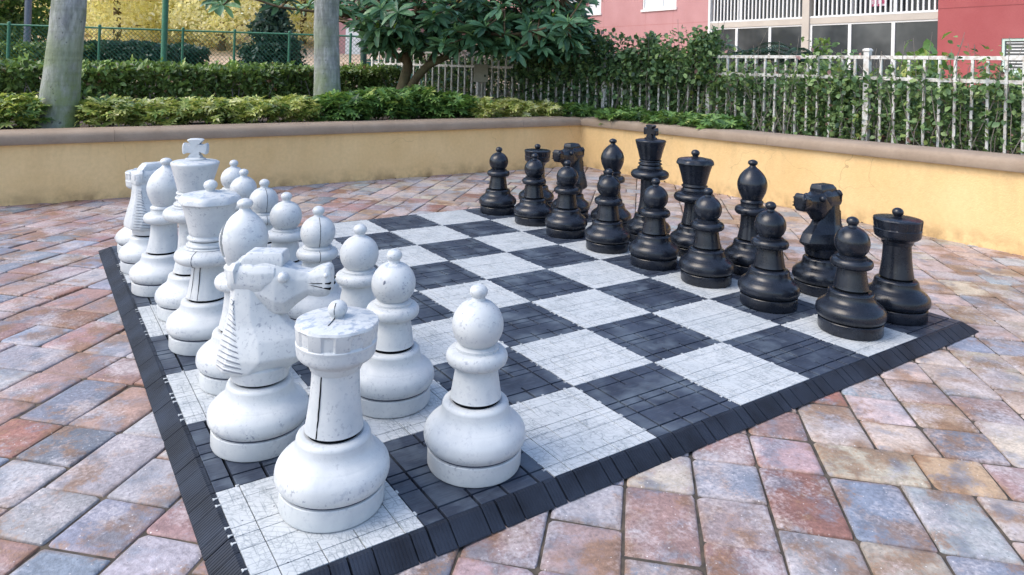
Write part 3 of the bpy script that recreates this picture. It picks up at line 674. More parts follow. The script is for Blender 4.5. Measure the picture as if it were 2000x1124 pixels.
            for k in range(14):
                f_ = k/13; pts_ = []
                pts_.append(Vector((lv(0.214+k*0.0125)[0]+0.008, s_*(lv(0.214+k*0.0125)[2]*0.70), 0.214+k*0.0125+0.008)))
                for q_ in (0.0, 0.5, 1.0):
                    z = 0.214+k*0.0125+0.005*(1-q_)-0.004*q_; xb, xf, wv = lv(z); xs0 = xb+0.17*(xf-xb); xe = -0.018-0.045*f_
                    x_ = xs0+(xe-xs0)*q_; fr_ = (x_-xs0)/max(1e-4, 0.35*(xf-xb)); pts_.append(Vector((x_, s_*(wv*(0.97+0.03*fr_)+0.0002), z)))
                e_.tube(pts_, [0.0009, 0.0022, 0.0026, 0.0008], 5)
            P.append(('mane', e_, 50))
            e2_ = MB()
            for k in range(0, len(e_.v), 20):
                r_ = [sum((Vector(e_.v[k+q*5+m]) for m in range(5)), Vector())/5 for q in range(4)]; dn = Vector((0, s_*0.0006, -0.0032))
                e2_.tube([p_+dn for p_ in r_], [0.0006, 0.0014, 0.0018, 0.0010], 4)
            P.append(('mane_groove_shade', e2_, None))  # shade of the mane grooves, put in as thin dark tubes
    return P
def white_mats(n): return {'mouth_slit': GAP}.get(n)
def build_piece(kind, white):
    nm = {'pawn': 'chess_pawn', 'rook': 'chess_rook', 'knight': 'chess_knight', 'bishop': 'chess_bishop', 'queen': 'chess_queen', 'king': 'chess_king'}[kind]
    e = empty(nm); m = WHITE if white else BLACK
    for n, mb, sm in piece_parts(kind):
        mm = [m, GAP, GAPB if white else GAP] if n == 'base' else ([GAP] if n == 'mouth_slit' else [GREYL if white else GAP] if n == 'mane_groove_shade' else [m])
        mb.build(n, mm, e, smooth=sm, fix=False if n in ('mouth_slit',) else True)
    return e
def copy_piece(e):
    r = e.copy(); COL.objects.link(r)
    for c in list(e.children):
        d = c.copy(); COL.objects.link(d); d.parent = r
    return r
ordf = ['nearest', 'second', 'third', 'fourth', 'fifth', 'sixth', 'seventh', 'farthest']
WP = [('pawn', [(1.62, .44), (1.50, 1.58), (1.60, 2.56), (1.54, 3.56), (1.48, 4.50), (1.50, 5.52), (1.48, 6.50), (1.57, 7.48)]),
      ('rook', [(0.61, .53), (0.36, 7.52)]), ('knight', [(0.41, 1.52), (0.31, 6.56)]), ('bishop', [(0.53, 2.59), (0.33, 5.55)]), ('queen', [(0.44, 3.57)]), ('king', [(0.47, 4.53)])]
BP = [('pawn', [(6.54, .50), (6.47, 1.49), (6.55, 2.51), (6.51, 3.43), (6.51, 4.42), (6.52, 5.46), (6.56, 6.45), (6.48, 7.50)]),
      ('rook', [(7.47, .48), (7.43, 7.53)]), ('knight', [(7.57, 1.48), (7.48, 6.50)]), ('bishop', [(7.50, 2.52), (7.55, 5.47)]), ('queen', [(7.51, 3.57)]), ('king', [(7.48, 4.49)])]
LAB = {
 ('pawn', True): ['white plastic pawn nearest the front edge of the board, right of the front white rook', 'white pawn with a chipped head, second from the board front, behind the front rook',
    'white pawn with a scuffed round head, third from the board front', 'white pawn with a crack down its head, fourth from the board front', 'white pawn fifth from the board front, beside the queen',
    'white pawn with a seam over its head, third from the far end', 'white pawn second from the far end, overlapping the farthest pawn', 'white pawn farthest away, leftmost of the eight white pawns'],
 ('rook', True): ['large white rook with a crack down its stem on the front corner square', 'white rook at the far corner, only its rounded base showing left of a knight'],
 ('knight', True): ['white knight with ridged mane facing right between front rook and front bishop', 'far white knight with ridged mane seen left of the far bishop'],
 ('bishop', True): ['white bishop half hidden behind the front white knight', 'far white bishop with onion head between knight and king'],
 ('queen', True): ['white queen with scalloped flat crown and cracked stem'], ('king', True): ['white king topped with a notched cross, tallest white piece'],
 ('pawn', False): ['black pawn nearest the board front, in front of the black rook', 'black pawn second from the board front, left of the near black knight', 'black pawn third from the board front, in front of the near bishop',
    'black pawn fourth from the board front, in front of the black queen', 'black pawn fifth from the board front, in front of the black king', 'black pawn sixth from the board front, left of the fifth',
    'black pawn second from the far end, in front of the far rook', 'black pawn farthest away, alone at the board left corner'],
 ('rook', False): ['black rook with flat round turret at the right corner of the board', 'far black rook partly hidden behind a pawn'],
 ('knight', False): ['near black knight with faceted chest facing the board between bishop and rook', 'far black knight with raised head behind the pawns'],
 ('bishop', False): ['near black bishop with onion head between queen and near knight', 'far black bishop between the far knight and the king'],
 ('queen', False): ['black queen with flared flat lid crown'], ('king', False): ['black king topped with a small cross, tallest black piece']}
seam_of = {('rook', 0): 1, ('queen', 0): 1, ('pawn', 3): 1, ('pawn', 5): 1, ('pawn', 2): 0}
KR = {('knight', True, 0): math.atan2(-0.558, 0.83), ('knight', True, 1): math.radians(12), ('knight', False, 0): math.atan2(0.04, -1.0), ('knight', False, 1): math.atan2(-0.25, -1.0)}
pieces = {}
for white, sets in ((True, WP), (False, BP)):
    for kind, pos in sets:
        proto = build_piece(kind, white)
        for i, (u, v) in enumerate(pos):
            e = proto if i == 0 else copy_piece(proto)
            rz = KR.get((kind, white, i), random.uniform(0, 2*PI))
            if kind == 'bishop': rz = math.atan2(0.558, -0.83)-0.25 if (white and i == 0) else math.radians(60)
            if kind == 'king': rz = math.radians(-33 + (6 if white else -55))
            e.location = (u*S, v*S, 0.0008); e.rotation_euler = (0, 0, rz)
            grp = ('white ' if white else 'black ') + {'pawn': 'pawns in a row', 'rook': 'rooks', 'knight': 'knights', 'bishop': 'bishops'}.get(kind, '')
            tag(e, LAB[kind, white][i], 'chess ' + kind, grp + ' on the giant chessboard' if len(pos) > 1 else None)
            pieces[kind, white, i] = e
# dark moulding seams that have split open on a few white pieces
def seam(e, prof, ang, wdt=0.0016):
    mb = MB(); a0 = ang - e.rotation_euler.z; k = 0
    pts = []
    for r, z in prof:
        k += 1; a = a0 + random.uniform(-0.012, 0.012); r += 0.0003
        pts.append((r*math.cos(a), r*math.sin(a), z))
    mb.tube(pts, wdt, 5); mb.build('mould_seam', GAP, e)
toc = math.atan2(-F2.y, -F2.x)                 # towards the viewer's side of the court
def toc_at(e): return math.atan2(EYE.y-e.location.y, EYE.x-e.location.x)
e = pieces['rook', True, 0]; seam(e, [(0.0668-0.0128*t**0.7, 0.172+0.132*t) for t in [k/10 for k in range(11)]], toc_at(e)-0.62)
seam(e, [(0.020, 0.4225), (0.018, 0.426)], toc_at(e)-0.35, 0.001)
seam(e, [(0.056, 0.4215), (0.045, 0.4225), (0.030, 0.423), (0.017, 0.4245), (0.0145, 0.428), (0.0205, 0.4335), (0.0228, 0.441), (0.019, 0.452), (0.012, 0.457)], toc_at(e)-0.35, 0.0009)
e = pieces['queen', True, 0]
seam(e, [(0.0672-0.0145*t**0.7, 0.172+0.116*t) for t in [k/10 for k in range(11)]], toc_at(e)-0.48, 0.0013)
seam(e, [(0.0672-0.0145*t**0.7, 0.172+0.116*t) for t in [k/10 for k in range(11)]], toc_at(e)-0.95, 0.0008)
seam(e, torus(0.052, 0.1125, 0.288, 0.344), toc_at(e)-0.50, 0.001)
e = pieces['pawn', True, 1]; a = toc_at(e)-e.rotation_euler.z-0.45; mb = MB(); mb.sphere((0, 0, 0), 1.0, 12)
mb.v = [((0.0628+0.0022*x)*math.cos(a)-0.0042*y*math.sin(a), (0.0628+0.0022*x)*math.sin(a)+0.0042*y*math.cos(a), 0.366+0.0085*z+0.004*y) for x, y, z in mb.v]
mb.build('chip', GREYL, e, smooth=60)
for i, da in ((3, 0.15), (5, 0.25)):
    e = pieces['pawn', True, i]; seam(e, ball(0.066, 0.350, 0.98, -45, 72), toc_at(e)+da, 0.0010)
    seam(e, torus(0.050, 0.0790, 0.250, 0.2905), toc_at(e)+da, 0.0010)

# ------------------------------------------------------------------ foliage helpers
def leaf_mesh(name, P, D, Nn, L, Wd, tint, m, parent=None, big=False):
    """P base points, D directions, Nn face normals, L lengths, Wd widths, tint 0..1: every leaf is a small folded blade"""
    n = len(P); D = D/np.linalg.norm(D, axis=1, keepdims=True)
    B = np.cross(D, Nn); B /= (np.linalg.norm(B, axis=1, keepdims=True)+1e-9); Nn = np.cross(B, D)
    L = L[:, None]; Wd = Wd[:, None]
    if big: prof = [(0.0, 0.06, 0), (0.30, 0.80, 0.06), (0.62, 1.0, 0.08), (0.86, 0.62, 0.03), (1.0, 0.0, -0.10)]
    else: prof = [(0.0, 0.10, 0), (0.42, 1.0, 0.08), (0.8, 0.6, 0.04), (1.0, 0.0, -0.06)]
    vs = []
    for tt, ww, up in prof:
        c = P + D*L*tt + Nn*L*(0.16*tt*(1-tt)*1.2 - 0.10*tt*tt)
        if ww > 0: vs.append(c + B*Wd*ww*0.5 + Nn*L*up*0.8)
        vs.append(c)
        if ww > 0: vs.append(c - B*Wd*ww*0.5 + Nn*L*up*0.8)
    K = len(vs); V = np.stack(vs, 1).reshape(-1, 3)
    tris = []
    rows = len(prof)
    for r in range(rows-1):
        a = r*3
        if r < rows-2: tris += [(a, a+3, a+4), (a, a+4, a+1), (a+1, a+4, a+5), (a+1, a+5, a+2)]
        else: tris += [(a, a+3, a+1), (a+1, a+3, a+2)]
    T = (np.array(tris)[None]+np.arange(n)[:, None, None]*K).reshape(-1, 3)
    me = bpy.data.meshes.new(name)
    me.vertices.add(len(V)); me.vertices.foreach_set('co', V.astype(np.float32).ravel())
    me.loops.add(T.size); me.loops.foreach_set('vertex_index', T.astype(np.int32).ravel())
    me.polygons.add(len(T)); me.polygons.foreach_set('loop_start', np.arange(0, T.size, 3, dtype=np.int32)); me.polygons.foreach_set('loop_total', np.full(len(T), 3, dtype=np.int32))
    me.update(calc_edges=True)
    a = me.color_attributes.new('tint', 'FLOAT_COLOR', 'POINT'); c = np.repeat(np.clip(tint, 0, 1), K); c = np.stack([c, c, c, np.ones_like(c)], 1)
    a.data.foreach_set('color', c.astype(np.float32).ravel())
    me.polygons.foreach_set('use_smooth', np.ones(len(T), dtype=bool))
    me.materials.append(m)
    o = bpy.data.objects.new(name, me); COL.objects.link(o); o.parent = parent
    return o
def rdir(n, up=0.0):
    d = rng.normal(size=(n, 3)); d /= np.linalg.norm(d, axis=1, keepdims=True); d[:, 2] += up; return d
def tints(n, mean=0.45, sd_=0.22): return np.clip(rng.normal(mean, sd_, n), 0, 1)
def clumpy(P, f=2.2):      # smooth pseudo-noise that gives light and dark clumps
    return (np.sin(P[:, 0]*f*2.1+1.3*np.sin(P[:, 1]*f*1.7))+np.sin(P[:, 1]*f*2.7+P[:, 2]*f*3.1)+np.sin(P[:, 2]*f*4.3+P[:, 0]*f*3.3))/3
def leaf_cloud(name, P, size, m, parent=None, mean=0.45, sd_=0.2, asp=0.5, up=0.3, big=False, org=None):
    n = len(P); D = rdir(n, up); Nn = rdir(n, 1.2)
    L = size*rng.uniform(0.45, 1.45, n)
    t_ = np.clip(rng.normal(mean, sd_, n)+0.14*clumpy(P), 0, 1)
    if org is not None: P = P-np.array(org)
    return leaf_mesh(name, P, D, Nn, L, L*asp, t_, m, parent, big)
def lumpy_box(n, p0, p1, width, z0, ztop, rag=0.08, f=1.7, fill=0.35):
    """points in a long hedge from p0 to p1 (plan), denser near the skin"""
    p0 = np.array(p0); p1 = np.array(p1); ax = p1-p0; Ln = np.linalg.norm(ax); ax = ax/Ln; pr = np.array([-ax[1], ax[0]])
    s = rng.uniform(0, Ln, n); q = rng.uniform(-1, 1, n); h = rng.uniform(0, 1, n)
    k = rng.uniform(0, 1, n); skin = k > fill
    side = rng.uniform(0, 1, n)
    q = np.where(skin & (side < 0.5), np.sign(q)*(1-np.abs(rng.normal(0, 0.12, n))), q)
    h = np.where(skin & (side >= 0.5), 1-np.abs(rng.normal(0, 0.07, n)), h)
    zt = (ztop(s/Ln) if callable(ztop) else ztop) + rag*(np.sin(s*f*2.3+q)+np.sin(s*f*5.1+2*q+1)+0.6*np.sin(s*f*11+3*q))/2.6 - 0.25*rag*q*q*3
    zb = z0
    w_ = width/2*(1+0.18*np.sin(s*f*3.1+h*4)+0.1*np.sin(s*f*7.7+h*7))
    P = np.zeros((n, 3)); P[:, :2] = p0+ax*s[:, None]+pr*(q*w_)[:, None]; P[:, 2] = zb+(zt-zb)*np.clip(h, 0.0, 1)
    return P
def v2(px, d): p = view(vr(px, d), d); return (p.x, p.y)
def plant(name, loc, label, cat, group=None):
    e = empty(name, loc); tag(e, label, cat, group); return e
def stems(e, pts, rad, m=LIMB, name='stem'):
    mb = MB(); o = e.location
    for ln in pts: mb.tube([Vector(p)-o for p in ln], [rad*(1-0.6*k/(len(ln)-1)) for k in range(len(ln))], 6)
    return mb.build(name, m, e, smooth=50)
def bush_stems(P, n, z0):
    out = []
    for _ in range(n):
        a = P[rng.integers(len(P))]; c = P[rng.integers(len(P))]
        b = Vector((a[0]+rng.normal()*0.05, a[1]+rng.normal()*0.05, z0)); tt = Vector(a)
        mid = (b+tt)/2+Vector((rng.normal()*0.03, rng.normal()*0.03, 0.02))
        out.append([b, mid, tt])
    return out

# ------------------------------------------------------------------ low shrubs right behind the wall
def front_shrub(px, d, wd, top, nleaf, m, mean, label, cat='shrub', lsz=0.058, name='variegated_shrub', group='low variegated shrubs behind the wall'):
    c = view(vr(px, d), d, 0.42); e = plant(name, c, label, cat, group)
    P = []; nst = max(7, int(wd*16))
    # rosettes of leaflets on many short stems
    heads = []
    for _ in range(int(nleaf/7)):
        a = rng.uniform(0, 2*PI); rr = math.sqrt(rng.uniform(0, 1)); x = rr*wd/2*math.cos(a); y = rr*0.30*math.sin(a)
        zt = (top-0.42)*(0.06+0.94*rng.uniform()**0.7)*(1-0.30*rr*rr)+0.02
        heads.append((x, y, zt))
    H = np.array(heads); k = 9
    Pp = np.repeat(H, k, 0)
    ang = np.tile(np.arange(k)*2*PI/k, len(H))+np.repeat(rng.uniform(0, 6, len(H)), k)
    tilt = np.repeat(rdir(len(H), 1.6)*np.array([1, 1, 1]), k, 0); tilt /= np.linalg.norm(tilt, axis=1, keepdims=True)
    t1 = np.cross(tilt, np.array([0.3, 0.2, 1.0])); t1 /= np.linalg.norm(t1, axis=1, keepdims=True); t2 = np.cross(tilt, t1)
    D = t1*np.cos(ang)[:, None]+t2*np.sin(ang)[:, None]+tilt*rng.uniform(-0.15, 0.35, len(ang))[:, None]
    # the long axis of the bush runs along the wall
    ax = Vector((1, 0)) if label.find('right wall') < 0 else Vector((0, 1))
    X = Pp[:, 0].copy(); Y = Pp[:, 1].copy()
    Pw = Pp.copy(); Pw[:, 0] = X*ax.x - Y*ax.y; Pw[:, 1] = X*ax.y + Y*ax.x
    n = len(Pw); L = lsz*rng.uniform(0.7, 1.25, n)
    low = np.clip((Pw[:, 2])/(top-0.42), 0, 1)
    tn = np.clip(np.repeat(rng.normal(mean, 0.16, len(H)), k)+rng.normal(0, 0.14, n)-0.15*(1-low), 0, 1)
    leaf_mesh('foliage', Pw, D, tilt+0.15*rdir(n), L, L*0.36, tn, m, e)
    st = []
    for _ in range(nst):
        h = heads[rng.integers(len(heads))]
        x, y = h[0]*ax.x-h[1]*ax.y, h[0]*ax.y+h[1]*ax.x
        st.append([c+Vector((x*0.7, y*0.7, -0.02)), c+Vector((x*0.9, y*0.9, h[2]*0.5)), c+Vector((x, y, h[2]))])
    stems(e, st, 0.005)
    return e
def wall_d(px, off=0.55):      # distance at which the line y = WY+off is seen at this pixel column
    k = (px-CX)/F; return (WY+off-EYE.y)/(F2.y+R2.y*k)
for i, (px, tp, mean, lb) in enumerate([(-60, 0.66, 0.50, 'variegated shrub at the left edge of the picture behind the wall'), (35, 0.68, 0.52, 'variegated shrub left of the left palm trunk'),
        (215, 0.655, 0.60, 'variegated shrub right of the left palm trunk'), (315, 0.635, 0.62, 'low yellow-green shrub below the green pole'), (405, 0.65, 0.60, 'yellow-green shrub midway between the palm trunks, its tips in light'),
        (490, 0.655, 0.62, 'yellow-green shrub second left of the right palm trunk'), (575, 0.67, 0.60, 'yellow-green shrub touching the left of the right palm trunk')]):
    d = wall_d(px, 0.62); front_shrub(px, d, 0.50 if px > 100 else 0.42, tp, 1900, L_VAR, mean, lb)
for (px, off, tp, lb) in [(672, 0.55, 0.70, 'bright green shrub hugging the right palm trunk'), (745, 0.6, 0.745, 'bright green shrub below the flowering tree trunk, left one'), (820, 0.7, 0.76, 'tallest bright green shrub below the flowering tree'), (880, 0.55, 0.70, 'bright green shrub left of the electrical box')]:
    front_shrub(px, wall_d(px, off), 0.58, tp, 2300, L_GRN, 0.50, lb, name='green_shrub', group='bright green shrubs behind the wall', lsz=0.07)
for (px, tp, lb) in [(935, 0.66, 'pale variegated shrub under the electrical box'), (1000, 0.645, 'pale variegated shrub right of the electrical box'), (1055, 0.62, 'small pale variegated shrub near the wall corner')]:
    front_shrub(px, wall_d(px, 0.45), 0.40, tp, 1500, L_VAR, 0.72, lb)
for (px, d, lb) in [(1120, 7.9, 'small green shrub behind the wall corner'), (1225, 7.4, 'low green shrub behind the right wall under the ivy, left one'), (1320, 6.9, 'low green shrub behind the right wall under the ivy, middle one'), (1400, 6.5, 'low green shrub behind the right wall where the fence clears')]:
    front_shrub(px, d, 0.6, 0.60, 1300, L_GRN, 0.42, lb, name='green_shrub', group='bright green shrubs behind the wall', lsz=0.06)

# ------------------------------------------------------------------ dark hedge behind the shrubs
a0, a1 = v2(-140, wall_d(-140, 2.5)), v2(770, wall_d(770, 3.2))
P = lumpy_box(32000, a0, a1, 0.75, 0.42, lambda s: 0.885+0.045*s, 0.035, 1.9, 0.45)
e = plant('clipped_hedge', (*a0, 0.42), 'long dark green hedge behind the low shrubs and palm trunks', 'hedge')
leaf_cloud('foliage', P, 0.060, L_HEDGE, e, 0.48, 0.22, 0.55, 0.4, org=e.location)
SH = P[P[:, 2] > 0.86][:70]; SP = np.repeat(SH, 7, 0)+np.tile(np.linspace(0, 0.07, 7)[:, None]*np.array([[0.3, 0.1, 1.0]]), (len(SH), 1))
tag(leaf_mesh('shoots', SP-np.array(e.location), rdir(len(SP), 0.6), rdir(len(SP), 0.8), rng.uniform(0.03, 0.07, len(SP)), rng.uniform(0.02, 0.03, len(SP)), tints(len(SP), 0.75, 0.12), L_GRN, e), kind='stuff')
stems(e, bush_stems(P, 160, 0.40), 0.008, TWIG)

# ------------------------------------------------------------------ palm trunks
def palm(px_b, d, rb, rt, lean, zb, ztop, label):
    c = view(vr(px_b, d, 230), d, zb-0.06); e = plant('palm_tree', c, label, 'palm tree', None)
    mb = MB(); pts = []; rad = []; n = 44
    for i in range(n+1):
        t_ = i/n; z = (ztop-zb)*t_
        off = lean*min(1, z/1.0)*1.0 + lean*0.25*max(0, z-1.0)
        pts.append(Vector((0, 0, z))+Vector((R2.x*off, R2.y*off, 0)))
        rad.append((rt+(rb-rt)*math.exp(-z/0.36))*(1+0.014*math.sin(z*21)+random.uniform(-0.008, 0.008)))
    mb.tube(pts, rad, 40); mb.build('trunk', PALM, e, smooth=60)
    # crown of fronds far above the picture
    top = pts[-1]; PP = []; DD = []; NN = []
    for k in range(14):
        az = 2*PI*k/14+random.uniform(-0.2, 0.2); el = random.uniform(0.2, 1.0)
        prev = Vector(top)
        for q in range(26):
            t_ = q/25; el2 = el-1.5*t_
            prev = prev+Vector((math.cos(az)*math.cos(el2), math.sin(az)*math.cos(el2), math.sin(el2)))*0.085
            for s_ in (-1, 1):
                PP.append(prev); DD.append(Vector((math.cos(az)*0.5-s_*math.sin(az), math.sin(az)*0.5+s_*math.cos(az), -0.35))); NN.append((0, 0, 1))
    n = len(PP); L = np.full(n, 0.42)
    leaf_mesh('crown', np.array([tuple(p) for p in PP]), np.array([tuple(p) for p in DD]), np.array(NN, float)+0.1*rdir(n), L, L*0.07, tints(n, 0.5, 0.15), L_GRN, e)
    return e
palm(111, 5.50, 0.162, 0.118, 0.070, 0.42, 5.6, 'thick grey palm trunk with mossy base at the left behind the wall')
palm(641, 7.15, 0.155, 0.122, -0.045, 0.42, 5.6, 'grey palm trunk left of the flowering tree rising from the shrubs')

# ------------------------------------------------------------------ green chain-link fence
fe = plant('chain_link_fence', view(vr(16, 14), 14, 0.42), 'green chain-link fence with thin posts behind the dark hedge', 'fence')
def gd(px): return 13.6+0.0012*px
def gp(px, z): p = view(vr(px, gd(px)), gd(px)); return Vector((p.x, p.y, z))-fe.location
ZT = lambda px: hz(px, 50+0.012*px if px < 560 else 57+0.02*(px-560), gd(px)); ZB = lambda px: hz(px, 124+0.008*px, gd(px))
zt, zb = 1.55, 0.80
for px in (16, 193, 356, 457, 564, 684, -160):
    mb = MB(); mb.tube([gp(px, 0.40), gp(px, zt+0.03)], 0.026 if px != 16 else 0.032, 10); mb.sphere(gp(px, zt+0.035), 0.032, 10); mb.build('post', GPAINT, fe, smooth=50)
for z, r in ((zt, 0.019), (zb, 0.010)):
    mb = MB(); mb.tube([gp(px, z) for px in (-160, 16, 193, 356, 457, 564, 684, 735)], r, 8); mb.build('rail', GPAINT, fe, smooth=50)
mb = MB(); A = gp(-160, 0); B = gp(735, 0); L = (B-A).length; ax = (B-A)/L; sp = 0.085; n = int(L/sp); H = zt-0.45
for k in range(-int(H/sp)-1, n):
    for sg in (1, -1):
        s0 = k*sp; s1 = s0+H
        t0 = max(0, s0); t1 = min(L, s1)
        if t1-t0 < 0.02: continue
        za, zb_ = 0.45+(t0-s0), 0.45+(t1-s0)
        if sg < 0: za, zb_ = zt-(t0-s0), zt-(t1-s0)
        mb.tube([A+ax*t0+Vector((0, 0, za)), A+ax*t1+Vector((0, 0, zb_))], 0.0038, 3, cap=False)
mb.build('wire_mesh', GPAINT, fe)
def pole(px, d, r, z0, z1, m, label, name='lamp_pole'):
    c = view(vr(px, d), d, z0); mb = MB(); mb.tube([Vector((0, 0, 0)), Vector((0, 0, z1-z0))], r, 14); mb.tube([Vector((0, 0, 0)), Vector((0, 0, 0.12))], r*1.5, 14)
    o = mb.build(name, m, smooth=50, loc=c); tag(o, label, 'pole'); return o
pole(320, 12.6, 0.052, 0.42, 5.5, GPAINT, 'tall bright green metal pole rising behind the hedge')
pole(710, 12.2, 0.055, 0.42, 5.0, GDARK, 'dark green metal pole left of the flowering tree')
pole(52, 20, 0.09, 0.42, 6.0, metal('grey_post', (0.10, 0.12, 0.15), (0.14, 0.16, 0.2)), 'dark grey post left of the left palm trunk')
# low green windscreen panels of the court behind
sc_ = MB(); a = view(vr(735, 15), 15, 0.42)
bx = empty('court_windscreen', a); tag(bx, 'teal windscreen panel seen through the white fence left of the tree trunk', 'windscreen')
q = [view(vr(715, 15), 15, 0)-Vector((a.x, a.y, 0)), view(vr(905, 15.5), 15.5, 0)-Vector((a.x, a.y, 0))]
TEAL, t, p = mat('teal_mesh_cloth', (0.045, 0.16, 0.15), 0.8)
sc_.add([q[0]+Vector((0, 0, 0)), q[1]+Vector((0, 0, 0)), q[1]+Vector((0, 0, 0.62)), q[0]+Vector((0, 0, 0.62)), q[0]+Vector((0.02, 0.03, 0)), q[1]+Vector((0.02, 0.03, 0)), q[1]+Vector((0.02, 0.03, 0.62)), q[0]+Vector((0.02, 0.03, 0.62))],
        [(0, 1, 2, 3), (7, 6, 5, 4), (3, 2, 6, 7), (0, 4, 5, 1), (0, 3, 7, 4), (1, 5, 6, 2)])
sc_.build('cloth', TEAL, bx)
mb = MB(); mb.tube([q[0]+Vector((0, 0, 0.65)), q[1]+Vector((0, 0, 0.65))], 0.02, 8); mb.build('top_rail', GPAINT, bx, smooth=50)

# ------------------------------------------------------------------ far planting
P = lumpy_box(15000, v2(-80, 19), v2(200, 18), 1.3, 0.45, 1.22, 0.06, 1.2, 0.3)
e = plant('far_hedge', (*v2(60, 18.5), 0.45), 'rounded clipped hedge left of and behind the left palm trunk beyond the green fence', 'hedge')
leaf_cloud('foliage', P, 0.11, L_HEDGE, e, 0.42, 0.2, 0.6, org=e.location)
P = lumpy_box(20000, v2(190, 18.5), v2(378, 18), 1.5, 0.45, lambda s: 1.30-0.5*np.clip(s-0.86, 0, 1)**1.2*8*0.3, 0.05, 1.0, 0.3)
e = plant('far_hedge', (*v2(290, 18.5), 0.45), 'dark rounded clipped hedge behind the tall green pole', 'hedge')
leaf_cloud('foliage', P, 0.11, L_DARKT, e, 0.36, 0.18, 0.6, org=e.location)
def tree(px, d, zt_, zc0, rad, n, m, lsz, mean, name, label, trunk_r=0.10, mtrunk=LIMB, group=None, cone=False):
    c = view(vr(px, d), d, 0); zg = bed_h(c.x, c.y); c.z = zg-0.05
    e = plant(name, c, label, 'tree', group)
    # crown: many leaf clumps spread through the volume
    K = max(10, n//70); cl = []
    for _ in range(K):
        t_ = rng.uniform(0, 1); z = zc0+(zt_-zc0)*t_
        prof = (1-t_)**0.75 if cone else math.sin(PI*min(1, 0.12+0.84*t_))**0.6
        a = rng.uniform(0, 2*PI); rr = rad*prof*math.sqrt(rng.uniform(0.1, 1))
        cl.append((rr*math.cos(a), rr*math.sin(a), z-c.z))
    cl = np.array(cl); ids = rng.integers(0, K, n)
    P = cl[ids]+rng.normal(size=(n, 3))*np.array([1, 1, 0.7])*rad*0.13
    D = rdir(n, -0.1); L = lsz*rng.uniform(0.6, 1.3, n); cm = rng.normal(mean, 0.14, K)
    leaf_mesh('crown', P, D, rdir(n, 0.8), L, L*0.55, np.clip(cm[ids]+rng.normal(0, 0.15, n), 0, 1), m, e)
    pts = [Vector((0, 0, 0)), Vector((0.03, 0.02, (zc0-c.z)*0.6+0.3)), Vector((-0.02, 0.04, (zc0+zt_)/2-c.z)), Vector((0.02, 0, zt_*0.92-c.z))]
    mb = MB(); mb.tube(pts, [trunk_r*1.15, trunk_r, trunk_r*0.7, trunk_r*0.2], 10)
    for k in range(9):
        q = cl[rng.integers(K)]; b = Vector((0, 0, max(0.4, q[2]*0.6))); mb.tube([b, (b+Vector(q))/2+Vector((0, 0, 0.1)), Vector(q)], [trunk_r*0.35, trunk_r*0.22, trunk_r*0.08], 6)
    mb.build('trunk', mtrunk, e, smooth=50); return e
tree(530, 17.5, 2.30, 0.55, 0.86, 9000, L_DARKT, 0.13, 0.42, 'conifer_tree', 'dark blue-green cone-shaped tree left of the right palm trunk', 0.06, cone=True)
tree(20, 23, 5.5, 0.9, 1.7, 9000, L_GRN, 0.17, 0.35, 'green_tree', 'dark green leafy tree at the left edge behind the chain-link fence')
tree(-60, 21, 5.5, 0.9, 1.7, 6000, L_HEDGE, 0.17, 0.5, 'green_tree', 'green tree at the left picture edge behind the grey post')
for (px, d, lb) in [(225, 27, 'sunlit yellow-green tree behind the rounded hedge, just right of the left palm'), (358, 28, 'sunlit yellow-green tree directly right of the tall green pole'), (432, 26, 'sunlit yellow-green tree with bare brown trunk left of the cone-shaped tree'), (290, 31, 'sunlit yellow-green tree seen behind the tall green pole'), (590, 29, 'sunlit yellow-green tree behind the right palm trunk'), (140, 30, 'sunlit yellow-green tree hidden behind the left palm trunk')]:
    tree(px, d, 8.0, 1.7, 2.5, 11000, L_YEL, 0.17, 0.55, 'yellow_tree', lb, 0.14, group='sunlit yellow-green trees beyond the fence')
P = np.zeros((38000, 3)); 
for k in range(len(P)):
    px = rng.uniform(-700, 1100); d = 40+rng.uniform(-2, 3); c = view(vr(px, d), d); P[k] = (c.x, c.y, 1.0+9*rng.uniform()**0.9)
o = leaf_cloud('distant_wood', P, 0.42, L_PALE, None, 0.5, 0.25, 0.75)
tag(o, 'sunlit yellow-green wood filling the background on the left', 'wood', kind='stuff')

# ------------------------------------------------------------------ white picket fence
FP = [(5.90, -1.40), (5.78, 0.24), (5.65, 1.94), (5.65, 3.65), (5.24, 4.85), (4.59, 6.62), (3.82, 8.34)]
wf = plant('picket_fence', (5.65, 3.65, 0.43), 'white metal picket fence with round-topped posts, overgrown with ivy, behind the right wall', 'fence')
o0 = wf.location
Z1, Z2, Z0 = 1.185, 1.005, 0.50
for i, (x, y) in enumerate(FP):
    mb = MB(); mb.bbox(x-0.024, x+0.024, y-0.024, y+0.024, 0.40, 1.235, 0.003, M=Matrix.Translation(-o0)); mb.bbox(x-0.031, x+0.031, y-0.031, y+0.031, 1.235, 1.262, 0.012, M=Matrix.Translation(-o0))
    mb.build('post', WPAINT, wf)
for (x0, y0), (x1, y1) in zip(FP[:-1], FP[1:]):
    a = Vector((x0, y0, 0)); b = Vector((x1, y1, 0)); L = (b-a).length; R_ = Matrix.Translation(a-o0) @ Matrix.Rotation(math.atan2(y1-y0, x1-x0), 4, 'Z')
    mb = MB()
    for z in (Z1, Z2): mb.box(0.03, L-0.03, -0.013, 0.013, z-0.016, z+0.014, M=R_)
    mb.build('rail', WPAINT, wf)
    mb = MB(); n = round(L/0.113)
    for k in range(1, n): mb.box(k*L/n-0.0095, k*L/n+0.0095, -0.0105, 0.0105, 0.43, Z1-0.0165, M=R_ @ Matrix.Rotation(random.uniform(-0.006, 0.006), 4, 'Y'))
    mb.build('pickets', WPAINT, wf)
